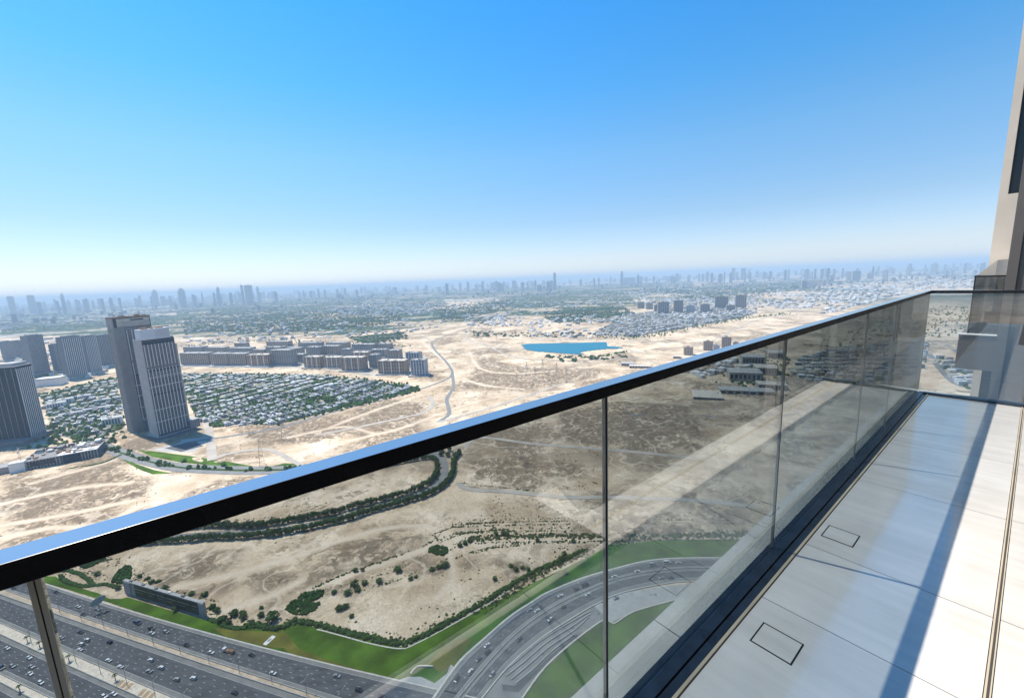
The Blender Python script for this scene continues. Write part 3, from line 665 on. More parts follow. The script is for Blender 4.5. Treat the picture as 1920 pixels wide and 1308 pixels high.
# green ground-cover beds
def bed(poly, label, dens=0.9, h_=1.6):
    P0 = np.array(poly); lo, hi = P0.min(0), P0.max(0); mb = MB()
    nn = int((hi - lo).prod() * dens); Q = RNG.uniform(lo, hi, (nn, 2)); Q = Q[inside(Q, poly)]
    for c in Q:
        s_ = 0.7 + 0.8 * RNG.rand(); hh = h_ * (0.5 + 0.7 * RNG.rand()); a = RNG.rand() * 6.28
        vs = [(c[0] + math.cos(a + q * 1.257) * s_, c[1] + math.sin(a + q * 1.257) * s_, 0) for q in range(5)] + [(c[0] + math.cos(a + q * 1.257) * s_ * 0.7, c[1] + math.sin(a + q * 1.257) * s_ * 0.7, hh) for q in range(5)]
        mb.add(vs, [(i, (i + 1) % 5, (i + 1) % 5 + 5, i + 5) for i in range(5)] + [(5, 6, 7, 8, 9)])
    return tag(mb.build('shrub_bed', MT['ground_cover']), label, 'shrubs')
Z3 = lambda l: [(x / 3.84 + 400, y / 3.84 + 1040) for x, y in l]
bed(Gs(Z3([(515, 395), (560, 340), (640, 280), (740, 255), (800, 255), (800, 290), (720, 330), (705, 350), (770, 345), (740, 395), (670, 430), (590, 428)])), 'flat dark green hook-shaped shrub bed on the sand above the lawn')
bed(Gs([(803, 1031), (810, 1024), (822, 1022), (838, 1026), (841, 1034), (833, 1041), (815, 1040), (805, 1036)]), 'dark green oval shrub bed beside the sandy track crossing')
bed(Gs([(208, 1092), (220, 1072), (236, 1060), (247, 1062), (246, 1082), (232, 1095)]), 'broad green thicket on the sand behind the long sign')
bed(Gs([(150, 1060), (180, 1045), (200, 1046), (180, 1058), (160, 1066)]), 'small green thicket just below the black handrail at the left')
# individual bushes and trees standing on the near sand
spots = [(1330, 110, 1.1), (1015, 215, 1.2), (1040, 250, .9), (1090, 205, .9), (970, 275, 1.0), (1195, 190, .9), (905, 385, .9), (940, 375, .8), (960, 365, .7), (430, 460, 1.5), (345, 430, .8), (220, 440, .9), (150, 425, 1.0), (280, 490, .7), (60, 470, 1.0), (110, 490, .8),
         (1665, 75, 1.0), (1620, 90, .8), (1575, 105, .8), (1460, 155, .6), (995, 435, .6), (1075, 100, .6), (1025, 105, .7), (590, 465, .7), (870, 265, .7), (30, 395, .8)]
for i, (x, y, sc) in enumerate(spots):
    p = G(*Z3([(x, y + 12)])[0])
    t_ = tree(p, sc * 0.95, 'dark round tree standing alone on the pale sand above the lawn', 'lone trees on the sand', squash=0.8)
    if i == 9: t_['label'] = 'largest round tree on the sand just above the lawn hedge'; del t_['group']
for (x, y, sc) in [(930, 1000, .9), (945, 1000, 1.0), (952, 1001, .8), (1008, 1013, .8), (1075, 1014, .8), (1060, 1073, .8), (1058, 1040, 1.0), (928, 1085, .8), (862, 1022, .9), (872, 1018, .9), (880, 1014, .8), (1052, 1048, 1.1),
                   (838, 1058, .9), (825, 1063, .8), (812, 1068, .8), (770, 1085, .8), (980, 1065, .8), (990, 1068, .8), (958, 1062, .9), (967, 1068, .9)]:
    tree(G(x, y + 2), sc * 0.85, 'small dark green tree on the sand behind the glass near the slip road', 'small trees behind the glass', squash=0.8)
for (x, y, sc) in [(430 + 215, 1065, 1.2), (183, 1078, .9), (222, 1104, .8), (298, 1092, .8), (308, 1106, .9), (285, 1094, .9), (278, 1086, .7), (262, 1082, .7), (330, 1144, .8), (384, 1118, .9), (398, 1140, .9), (360, 1115, .9),
                   (441, 1150, .9), (456, 1152, .9), (420, 1160, .8), (472, 1168, .6), (490, 1140, .6)][1:]:
    bush(G(x, y), sc * 2.0, 'leafy green bush in the planted strip around the long sign', 'bushes around the long sign')

# rows of scrub and dry tufts: nobody could count them
def scrub():
    mb = MB()
    P = []
    def line(px, wid, dens, s0, s1):
        L = smooth_line(Gs(px), 3)
        d = np.linalg.norm(np.diff(L, axis=0), axis=1).sum()
        for _ in range(int(d * dens)):
            q = L[RNG.randint(len(L))]; P.append((*(q + RNG.normal(size=2) * wid * 0.4), s0 + (s1 - s0) * RNG.rand() ** 2))
    for y0 in (0, 14): line([(820, 1012 + y0), (900, 992 + y0), (1000, 990 + y0), (1130, 988 + y0), (1250, 985 + y0), (1400, 990 + y0)], 4, 0.55, .5, 1.8)
    line([(880, 1010), (1000, 1004), (1130, 1004), (1260, 1003), (1420, 1004)], 6, 2.2, .9, 2.6)
    for yy in (978, 984, 996, 1016): line([(850, yy + 4), (950, yy), (1130, yy - 2), (1300, yy - 4), (1430, yy)], 1.6, 0.7, .6, 1.8)
    for dx, dy in ((0, 0), (14, 14), (26, 30), (44, 44)): line([(812 + dx, 1002 + dy), (860 + dx, 985 + dy), (930 + dx, 978 + dy)], 1.5, 1.0, .6, 1.9)
    for dx, dy in ((0, 0), (24, 12)): line([(640 + dx, 1100 + dy), (720 + dx, 1076 + dy), (790 + dx, 1050 + dy)], 1.4, .9, .6, 1.8)
    line([(815, 985), (900, 975), (1000, 972), (1130, 972), (1300, 966), (1420, 970)], 5, 0.4, .5, 1.4)
    line([(580, 1105), (640, 1078), (720, 1050), (800, 1020), (825, 1000)], 2.5, 0.9, .6, 1.9)
    line([(690, 1104), (760, 1080), (800, 1062), (838, 1048)], 3, 0.6, .6, 1.9)
    line([(600, 1110), (660, 1090), (740, 1062), (800, 1040)], 3, 0.3, .5, 1.2)
    line([(880, 1040), (940, 1022), (1000, 1018), (1100, 1016)], 3, 0.8, .6, 1.7)
    line([(900, 1150), (960, 1105), (1010, 1075), (1060, 1052), (1110, 1035)], 6, 1.5, .8, 2.4)
    line([(640, 1180), (700, 1192), (760, 1195), (820, 1165), (900, 1125)], 8, 0.8, .6, 1.8)
    line([(400, 1148), (450, 1160), (500, 1165), (550, 1163)], 5, 0.6, .6, 1.7)
    line([(235, 1085), (300, 1105), (380, 1130), (400, 1148)], 7, 1.2, .7, 2.0)
    line([(200, 1045), (250, 1070), (300, 1100)], 8, 0.7, .6, 1.6)
    line([(400, 976), (480, 972), (560, 960), (620, 940)], 2, 0.4, .5, 1.4)
    line([(1130, 1022), (1250, 1002), (1400, 1000), (1500, 1010)], 9, 2.0, .9, 2.6)
    line([(120, 1065), (200, 1085), (230, 1100)], 5, 0.6, .6, 1.6)
    line([(860, 905), (930, 912), (1000, 920)], 3, 1.0, .5, 1.5)
    nline = len(P)
    # loose tufts over the plain
    R = RNG.uniform((-900, 235), (650, 1500), (140000, 2))
    rad = np.hypot(R[:, 0], R[:, 1]); f = fbm(R, 60, 4, 123) * 0.65 + fbm(R, 14, 3, 133) * 0.35
    keep = (f > 0.515) & (RNG.rand(len(R)) < np.clip((f - 0.515) * 10, 0, 1) * 0.8) & (rad > 250)
    keep &= R[:, 1] > bl(R[:, 0]) + 25
    for poly in (lawn_poly, lawn_s, villa_poly, villa_poly_l, lake_poly): keep &= ~inside(R, poly)
    for L, hw in [(row_a, 6), (row_b, 6), (s_road, 7), (road_u, 12), (road_l, 12), (ramp_m, 16)] + [(smooth_line(Gs(t), 15), 8) for t in tracks_pav + tracks_sand]:
        keep &= dist_line(R, L) > hw
    for q in R[keep]: P.append((q[0], q[1], 0.3 + 1.1 * RNG.rand() ** 2.5))
    V = []; Fc = []
    base = np.array([(1, 0, 0), (.3, .95, 0), (-.8, .6, 0), (-.8, -.6, 0), (.3, -.95, 0), (0.1, 0, .9), (.7, .3, .55), (-.5, .3, .6), (-.2, -.6, .6)])
    fs = [(0, 1, 6), (1, 2, 7), (2, 3, 7), (3, 4, 8), (4, 0, 8), (0, 6, 8), (6, 5, 8), (5, 7, 8), (6, 1, 5), (1, 7, 5), (7, 3, 8)]
    n0 = 0
    for x, y, s_ in P:
        a = RNG.rand() * 6.28; c_, n_ = math.cos(a), math.sin(a); k = base * s_ * (0.8 + 0.4 * RNG.rand(9, 3))
        V.append(np.stack([x + k[:, 0] * c_ - k[:, 1] * n_, y + k[:, 0] * n_ + k[:, 1] * c_, k[:, 2] - 0.1 * s_], 1))
        Fc += [(i + n0, j + n0, l + n0) for i, j, l in fs]; n0 += 9
    me = bpy.data.meshes.new('desert_scrub'); me.from_pydata(np.concatenate(V).tolist(), [], Fc); me.materials.append(MT['scrub']); me.materials.append(MT['leaf_pale'])
    me.polygons.foreach_set('material_index', [1 if (k // 11) < nline and (k // 11) % 3 else 0 for k in range(len(Fc))]); me.update()
    tag(obj('desert_scrub', me, kind='stuff'), 'dry grey-green scrub and tufts dotted over the pale sand', 'scrub')
    print('SCRUB', len(P))
scrub()

# ------------------------------------------------------------------ buildings
def corner(px, dirR, wR, wL, h, name, label, cat='building', group=None):
    """a building whose nearest base corner stands at pixel px; front runs along dirR"""
    p = G(*px); d = np.array(dirR, float); d /= np.linalg.norm(d)
    e = empty(name, (p[0], p[1], 0), math.atan2(d[1], d[0])); tag(e, label, cat, group)
    return e
def grid_block(e, wR, wL, h, floors, baysR, baysL, wallm, glassm, z0=0.0, x0=0.0, y0=0.0, pier=0.9, slab=1.1, proud=0.45, roofm=None, names=('window', 'spandrel', 'pier', 'roof')):
    """glass body behind real spandrel bands and piers"""
    g = proud
    mb = MB(); mb.box(x0 + g, x0 + wR - g, y0 + g, y0 + wL - g, z0, z0 + h - 0.2); mb.build(names[0], glassm, e, kind='stuff')
    mb = MB(); fh = h / floors
    for k in range(floors + 1):
        z = z0 + k * fh
        mb.box(x0 + 0.12, x0 + wR - 0.12, y0 + 0.12, y0 + wL - 0.12, max(z0, z - slab / 2), min(z0 + h, z + slab / 2))
    mb.build(names[1], wallm, e, kind='stuff')
    mb = MB()
    for k in range(baysR + 1):
        x = x0 + pier / 2 + (wR - pier) * k / baysR
        mb.box(x - pier / 2, x + pier / 2, y0, y0 + 0.6, z0, z0 + h)
    for k in range(1, baysL + 1):
        y = y0 + pier / 2 + (wL - pier) * k / baysL
        mb.box(x0, x0 + 0.6, y - pier / 2, y + pier / 2, z0, z0 + h)
        mb.box(x0 + wR - 0.6, x0 + wR, y - pier / 2, y + pier / 2, z0, z0 + h)
    mb.build(names[2], wallm, e, kind='stuff')
    mb = MB(); t = z0 + h
    mb.box(x0 - 0.1, x0 + wR + 0.1, y0 - 0.1, y0 + wL + 0.1, t + 0.01, t + 0.35)
    for (a, b, c, d_) in ((x0 - 0.1, x0 + wR + 0.1, y0 - 0.1, y0 + 0.3), (x0 - 0.1, x0 + wR + 0.1, y0 + wL - 0.3, y0 + wL + 0.1), (x0 - 0.1, x0 + 0.3, y0 + 0.3, y0 + wL - 0.3), (x0 + wR - 0.3, x0 + wR + 0.1, y0 + 0.3, y0 + wL - 0.3)):
        mb.box(a, b, c, d_, t + 0.36, t + 1.4)
    rf = mb.build(names[3], roofm or wallm, e)
    return rf
def roof_units(parent, wR, wL, t, n, m, smax=5):
    for k in range(n):
        a = 1.5 + RNG.rand() * (wR - 8); b = 1.5 + RNG.rand() * (wL - 8); s_ = 2 + RNG.rand() * smax
        mb = MB(); mb.box(a, a + s_, b, b + s_ * 0.8, t + 0.36, t + 1.5 + RNG.rand() * 2.5); mb.build('roof_unit', m, parent)

# the pair of slab towers with white fins
D1 = np.array([0.44, 0.898])
def tower_front():
    e = corner((299, 824), D1, 54, 30, 202, 'slab_tower', 'nearer grey high-rise of the pair, with white fins and a pale block on top', 'tower')
    H = 196
    mb = MB(); mb.box(0.6, 54, 0.9, 30, 0, H); mb.build('window', MT['glass_grey'], e, kind='stuff')
    mb = MB(); mb.box(-0.8, 0.59, 0, 30.5, 0, H + 0.5); mb.box(54.01, 58, 3, 30, 0, H - 14); mb.build('side_wall', MT['tower_conc2'], e)
    mb = MB()
    for k in range(58):
        z = 6 + k * 3.3
        if z > H - 10: break
        mb.box(0.6, 54, 0.35, 0.89, z, z + (1.3 if z > 118 else 0.7))
    mb.build('floor_edge', MT['tower_conc'], e, kind='stuff')
    for z0, z1 in ((4, 9), (86, 90.5), (134, 137)):
        mb = MB(); mb.box(0.61, 53.9, 0.2, 0.34, z0, z1); mb.build('louvre_band', MT['glass_dark'], e)
    for z in (34, 58, 104, 122):
        mb = MB(); mb.box(0.61, 53.9, 0.12, 0.33, z, z + 0.9); mb.build('white_band', MT['fin'], e)
    for k in range(9):
        x = 3 + k * 5.7
        for z0, z1 in ((10, 140), (144, H - 9)):
            mb = MB(); mb.box(x - 0.45, x + 0.45, -1.1, 0.1, z0, z1); mb.build('fin', MT['fin'], e)
    mb = MB(); mb.box(0.6, 52, 0.3, 0.88, H - 9.5, H - 4); mb.build('louvre_band', MT['glass_dark'], e)
    mb = MB(); mb.box(0.5, 48, 0.0, 20, H + 0.0, H + 20); mb.box(48.01, 54, 4, 26, H, H + 3); cr = mb.build('crown', mat('crown_panel', (0.5, 0.53, 0.57), 0.6, 0.05, 0.1), e)
    for k in range(12):
        mb = MB(); mb.box(24 + k * 2.0, 24.3 + k * 2.0, -0.25, -0.01, H + 1, H + 19.5); mb.build('rib', MT['tower_conc'], cr)
    mb = MB(); mb.box(6, 16, 5, 15, H + 20.01, H + 23); mb.box(20, 24, 4, 12, H + 20.01, H + 22); mb.box(30, 42, 8, 18, H + 20.01, H + 22.5); mb.build('roof_plant', MT['rust'], e)
    # glass podium at the foot
    mb = MB(); mb.box(-3, 62, -5, 36, 0, 5.2); mb.box(52, 70, -8, 20, 5.21, 22); mb.build('podium', MT['glass_blue'], e)
    mb = MB(); mb.box(-4, 63, -6, 37, 5.3, 6.0); mb.box(51.5, 70.5, -8.5, 20.5, 22.01, 22.8); mb.build('podium_roof', MT['concrete'], e)
    for k in range(6):
        mb = MB(); mb.box(53 + k * 3.2, 53.5 + k * 3.2, -8.4, -8.01, 5.3, 22); mb.build('mullion', MT['concrete'], e)
tower_front()
def tower_back():
    e = corner((252, 812), D1, 62, 22, 244, 'slab_tower', 'taller brown-topped high-rise standing behind the pale-topped one', 'tower')
    H = 236
    mb = MB(); mb.box(0.5, 62, 0.9, 22, 0, H); mb.build('window', MT['glass_grey'], e, kind='stuff')
    mb = MB(); mb.box(-1.5, 0.49, 0, 22.5, 0, H); mb.box(0.49, 16, 0.02, 0.88, 0, H - 18); mb.build('side_wall', MT['tower_conc'], e)
    mb = MB()
    for k in range(13): mb.box(0.8 + k * 1.25, 1.25 + k * 1.25, -0.5, 0.01, 0, H - 19)
    for k in range(12): mb.box(-2.0, -1.51, 1 + k * 1.8, 1.7 + k * 1.8, 0, H - 20)
    mb.build('rib', mat('rib_conc', (0.34, 0.33, 0.32), 0.85, 0.1, 0.1), e, kind='stuff')
    mb = MB()
    for k in range(66):
        z = 5 + k * 3.4
        if z < H - 20: mb.box(16.01, 62, 0.35, 0.89, z, z + (1.6 if z > 118 else 0.6))
    mb.build('floor_edge', MT['tower_conc'], e, kind='stuff')
    for x in (19, 27, 34, 44, 52):
        for z0, z1 in ((6, 146), (150, H - 24)):
            mb = MB(); mb.box(x - 0.45, x + 0.45, -1.1, 0.2, z0, z1); mb.build('fin', MT['fin'], e)
    for z0, z1 in ((116, 120), (0.5, 5)):
        mb = MB(); mb.box(16.02, 61.9, 0.2, 0.34, z0, z1); mb.build('louvre_band', MT['glass_dark'], e)
    for z in (26, 50, 74, 96):
        mb = MB(); mb.box(16.02, 61.9, 0.12, 0.33, z, z + 0.9); mb.build('white_band', MT['fin'], e)
    mb = MB(); mb.box(-1.6, 62.2, -0.2, 22.6, H + 0.01, H + 3.4); rf = mb.build('roof_slab', mat('roof_brown', (0.22, 0.17, 0.12), 0.9, 0.2, 0.3), e)
    mb = MB(); mb.box(6, 60, 0.0, 0.85, H - 17, H - 1); mb.build('crown_panel', MT['cream'], e)
    for k in range(22):
        mb = MB(); mb.box(8 + k * 2.35, 8.9 + k * 2.35, -0.4, -0.01, H - 16.5, H - 7); mb.build('crown_column', MT['tower_conc2'], e)
    mb = MB(); mb.box(28, 50, -0.3, -0.02, H - 5.5, H - 3); mb.build('crown_opening', MT['glass_dark'], e)
    mb = MB(); mb.box(14, 24, 6, 14, H + 3.41, H + 5); mb.box(40, 47, 4, 12, H + 3.41, H + 6); mb.box(52, 58, 6, 12, H + 3.41, H + 4.6); mb.build('roof_plant', MT['rust'], e)
    mb = MB(); mb.tube((4, 3, H + 3.4), (4, 3, H + 13), 0.35); mb.tube((2, 3, H + 12), (14, 3, H + 12), 0.25); mb.build('roof_crane', MT['rust'], e)
    mb = MB(); mb.box(16, 60, -12, -0.6, 0, 24); mb.build('podium', MT['glass_blue'], e)
    mb = MB(); mb.box(15.6, 60.4, -12.4, -0.6, 24.01, 25); mb.box(30, 44, -10, -3, 25.01, 32); mb.build('podium_roof', MT['concrete'], e)
tower_back()
def tower_left():
    e = corner((60, 827), (-0.2, 0.98), 36, 72, 160, 'slab_tower', 'dark glass high-rise at the left edge with close white vertical fins', 'tower')
    H = 152
    mb = MB(); mb.box(0.5, 36, 0.5, 72, 0, H); mb.build('window', MT['glass_dark'], e, kind='stuff')
    mb = MB()
    for k in range(44):
        z = 4 + k * 3.4
        if z < H - 3: mb.box(0.3, 36.1, 0.3, 0.49, z, z + 0.5); mb.box(0.3, 0.49, 0.5, 72, z, z + 0.5)
    mb.build('floor_edge', mat('edge_dark', (0.05, 0.06, 0.07), 0.5, 0.1, 0.2), e, kind='stuff')
    for k in range(9):
        x = 2 + k * 4.0
        mb = MB(); mb.box(x - 0.55, x + 0.55, -0.9, 0.29, 6, H - 4); mb.build('fin', MT['fin'], e)
    for k in range(7):
        y = 6 + k * 10.0
        mb = MB(); mb.box(-0.5, 0.29, y - 0.3, y + 0.3, 0, H - 2); mb.build('fin', MT['tower_conc'], e)
    for z in (14, 20):
        mb = MB(); mb.box(0.4, 36, -0.5, 0.28, z, z + 1); mb.build('white_band', MT['tower_conc2'], e)
    mb = MB(); mb.box(-0.3, 36.6, -0.3, 72, H + 0.01, H + 1.4); mb.box(4, 34, 4, 30, H + 1.41, H + 7); mb.build('roof', MT['tower_conc2'], e)
    mb = MB(); mb.box(0.6, 36, -0.1, 0.28, H - 3.6, H); mb.build('louvre_band', MT['glass_dark'], e)
    mb = MB(); mb.box(-22, 44, -6, 90, 0, 9); mb.build('podium', MT['concrete_dark'], e)
tower_left()
# a pale block seen left of the dark tower
e = corner((8, 818), (-0.2, 0.98), 30, 60, 90, 'apartment_block', 'pale apartment tower cut by the left edge behind the dark glass one', 'building')
grid_block(e, 20, 16, 62, 18, 5, 8, MT['tower_conc2'], MT['glass_grey'])

# the blue-grey tower cluster at the far left
cl = [((12, 678), 34, 22, 92, 'pale blue-grey tower at the left edge behind the dark one', 9), ((32, 672), 26, 26, 84, 'second pale tower from the left edge of the distant cluster', 7),
      ((66, 706), 46, 34, 150, 'broad ribbed blue tower in the distant cluster', 11), ((52, 690), 22, 22, 110, 'narrow tower tucked against the broad ribbed blue one', 5),
      ((132, 712), 52, 30, 148, 'white-finned tower in the middle of the distant cluster', 10), ((112, 700), 20, 30, 110, 'dark narrow tower between the ribbed and the white-finned ones', 5),
      ((172, 702), 36, 28, 140, 'pale finned tower beside the tall brown-topped high-rise', 8), ((192, 690), 44, 28, 128, 'wide tower partly hidden by the tall brown-topped high-rise', 9)]
CLW = [mat('panel_blue', (0.16, 0.21, 0.27), 0.6, 0.15, 0.05), mat('panel_slate', (0.12, 0.15, 0.19), 0.6, 0.15, 0.05), mat('panel_pale', (0.26, 0.3, 0.34), 0.6, 0.15, 0.05)]
for i, (px, a, b, h, lab, nf) in enumerate(cl):
    e = corner(px, (0.25, 0.97), a, b, h, 'high_rise', lab, 'tower', 'towers of the distant cluster')
    wm = MT['fin'] if i in (4, 6) else MT['tower_conc2']
    grid_block(e, a, b, h, int(h / 3.6), nf, 5, CLW[i % 3], MT['glass_blue'], pier=0.5, slab=0.9)
    for k in range(nf):
        mb = MB(); x = 1.5 + (a - 3) * k / (nf - 1); mb.box(x - 0.6, x + 0.6, -1.0, -0.02, 3, h - 1); mb.build('fin', wm, e)
    mb = MB(); mb.box(a * 0.2, a * 0.8, b * 0.2, b * 0.8, h + 0.36, h + 5); mb.build('roof_unit', MT['concrete'], e)
    mb = MB(); mb.box(-10, a + 12, -8, b + 10, 0, 10); mb.build('podium', MT['concrete'], e)
e = corner((67, 727), (0.9, 0.35), 46, 30, 20, 'exhibition_hall', 'low white hall with a dark roof line beside the distant cluster', 'building')
mb = MB(); mb.box(0, 62, 0, 40, 0, 24); mb.build('wall', MT['white'], e); mb = MB(); mb.box(-1, 63, -1, 41, 24.01, 26.5); mb.build('roof_edge', MT['concrete_dark'], e); mb = MB(); mb.box(1, 61, 1, 39, 26.51, 27); mb.build('roof', MT['white'], e)

# unfinished podium building, lower left
def podium():
    A = G(43, 884); B = G(186, 857); C_ = G(-10, 866)
    d = (B - A); L = np.linalg.norm(d); d /= L; q = np.array([-d[1], d[0]]); dep = 62
    e = empty('unfinished_building', (A[0], A[1], 0), math.atan2(d[1], d[0])); tag(e, 'long low unfinished concrete building with a cluttered rooftop and crane', 'building')
    for k in range(3):
        mb = MB(); mb.box(-0.5, L, 0, dep, 5.2 * k + 4.5, 5.2 * k + 5.2); mb.build('floor_slab', MT['concrete_dark'], e)
    mb = MB(); mb.box(3, L - 3, 5, dep - 4, 0, 15.0); mb.build('core_wall', MT['concrete_dark'], e)
    mb = MB()
    for k in range(24):
        x = 1 + (L - 2.5) * k / 23
        mb.box(x - 0.6, x + 0.6, 0.4, 1.6, 0, 15.3)
    mb.build('column', MT['concrete'], e, kind='stuff')
    mb = MB(); mb.box(L * 0.52, L * 0.75, -0.35, -0.02, 1, 14); mb.build('curtain_wall', MT['glass_dark'], e)
    mb = MB(); mb.box(L * 0.1, L * 0.4, -0.3, -0.02, 6, 13); mb.build('curtain_wall', MT['glass_grey'], e)
    mb = MB(); mb.box(-14, 4, -1.5, 12, 0, 17.5); mb.build('corner_block', MT['white'], e)
    mb = MB(); mb.box(-60, -14.01, 4, 30, 0, 12); mb.build('side_wing', MT['tower_conc'], e)
    mb = MB(); mb.box(L * 0.45, L - 1, 0.5, 20, 15.61, 16.2); mb.build('white_deck', MT['white'], e)
    cl_ = [MT['rust'], MT['sand_strip'], MT['concrete'], MT['white'], MT['concrete_dark']]
    for k in range(70):
        x = RNG.rand() * (L - 8); y = 2 + RNG.rand() * (dep - 8); s_ = 1.5 + RNG.rand() * 6
        mb = MB(); mb.box(x, x + s_, y, y + 1 + RNG.rand() * 4, 16.21 + RNG.rand() * .1, 16.6 + RNG.rand() * 2.2); mb.build('rooftop_material', cl_[RNG.randint(5)], e)
    for k in range(8):
        x = RNG.rand() * (L - 12); mb = MB(); mb.box(x, x + 8, 30 + RNG.rand() * 20, 52, 15.61, 19 + RNG.rand() * 3); mb.build('rooftop_room', cl_[2 + RNG.randint(3)], e)
podium()
def crane(px, h, label, jib=26, mast=None):
    p = G(*px); e = empty('tower_crane', (p[0], p[1], 0), RNG.rand() * 6); tag(e, label, 'crane')
    mm = MT['metal_grey']
    mb = MB()
    for sx, sy in ((-.8, -.8), (.8, -.8), (.8, .8), (-.8, .8)): mb.tube((sx, sy, 0), (sx, sy, h), 0.18, n=4)
    for k in range(int(h / 3)):
        z = k * 3; mb.tube((-.8, -.8, z), (.8, -.8, z + 3), 0.1, n=4); mb.tube((.8, .8, z), (-.8, .8, z + 3), 0.1, n=4)
    mb.build('mast', mm, e)
    mb = MB(); mb.tube((-9, 0, h), (jib, 0, h), 0.35, n=4); mb.tube((0, 0, h), (0, 0, h + 6), 0.3, n=4); mb.tube((0, 0, h + 6), (jib * .8, 0, h + .3), 0.1, n=4); mb.tube((0, 0, h + 6), (-8, 0, h + .3), 0.1, n=4); mb.build('jib', mm, e)
    mb = MB(); mb.box(-9.5, -6.5, -1, 1, h - 2.2, h + .2); mb.build('counterweight', MT['concrete'], e)
crane((42, 878), 32, 'tower crane rising from the unfinished podium building', 18)
crane((932, 648), 46, 'thin tower crane standing left of the blue lake', 20)

def pylon(px, ty, label):
    p = G(*px); e = empty('pylon', (p[0], p[1], 0), 0.6); tag(e, label, 'pylon')
    h = 44; mb = MB(); c = [(-4, -4), (4, -4), (4, 4), (-4, 4)]
    for x, y in c: mb.tube((x, y, 0), (x * .15, y * .15, h), 0.22, 0.15, n=4)
    for k in range(8):
        z0 = h * k / 8; z1 = h * (k + 1) / 8; s0 = 1 - .85 * k / 8; s1 = 1 - .85 * (k + 1) / 8
        for i in range(4):
            a, b = c[i], c[(i + 1) % 4]; mb.tube((a[0] * s0, a[1] * s0, z0), (b[0] * s1, b[1] * s1, z1), 0.1, n=4)
    mb.build('lattice', MT['metal_grey'], e)
    mb = MB()
    for z in (h - 14, h - 7, h - 1): mb.tube((-7, 0, z), (7, 0, z), 0.2, n=4)
    mb.build('cross_arm', MT['metal_grey'], e)
pylon((492, 872), 0, 'lattice pylon on the sand near the boulevard bend')
pylon((533, 826), 0, 'lattice pylon on the sand below the villas, farther from the boulevard')
pylon((470, 812), 0, 'lattice pylon beside the lowest row of villas')

for i, (x_, y_) in enumerate([(988, 706), (1004, 716), (1018, 700), (1030, 724), (1044, 708), (1062, 716), (970, 730), (1000, 742)]):
    pylon((x_, y_), 0, 'thin mast on the dug-up ground below the lake, %s of eight from the left' % ['third', 'fifth', 'sixth', 'seventh', 'eighth', 'last', 'first', 'fourth'][i])
# the front row of mid-rise blocks: px left, right, top, base, kind
row = [(340, 392, 661, 686, 0), (397, 429, 662, 687, 0), (431, 462, 662, 687, 0), (465, 504, 664, 688, 1), (508, 547, 655, 686, 2), (551, 568, 664, 681, 2), (571, 601, 668, 691, 1), (609, 638, 669, 691, 1),
       (641, 681, 669, 697, 1), (693, 708, 664, 692, 2), (710, 760, 675, 703, 1), (771, 798, 673, 706, 3),
       (500, 530, 650, 668, 2), (535, 562, 652, 667, 0), (575, 600, 650, 668, 2), (604, 634, 648, 666, 0), (640, 655, 654, 670, 2), (660, 690, 660, 676, 1), (695, 722, 655, 671, 2), (728, 748, 656, 676, 0), (762, 788, 660, 688, 3),
       (345, 380, 650, 664, 2), (386, 420, 651, 664, 0), (430, 470, 652, 665, 2), (474, 496, 655, 668, 0), (560, 600, 642, 655, 2), (612, 650, 642, 655, 0), (660, 700, 645, 658, 2), (708, 730, 644, 656, 2), (440, 458, 643, 653, 0), (500, 540, 640, 650, 0)]
pos = ['counted from the left']
wm4 = [mat('block_grey', (0.46, 0.385, 0.31), 0.85, 0.12, 0.05), mat('block_brick', (0.47, 0.34, 0.24), 0.85, 0.15, 0.05), mat('block_blue', (0.36, 0.32, 0.28), 0.8, 0.1, 0.05), mat('block_white', (0.5, 0.5, 0.5), 0.7, 0.08, 0.05)]
kd = ['grey', 'brown brick', 'blue-grey', 'dark glass and white']
near_names = ['leftmost, beside the pale-topped high-rise', 'second from the left', 'third from the left, joined to its neighbour', 'fourth from the left, before the gap', 'fifth, taller and seen at an angle', 'narrow one after the angled block',
              'first of the short trio', 'middle of the short trio', 'last and widest of the short trio', 'narrow, set back beyond the trio', 'long one with white bay stripes', 'rightmost at the end of the row']
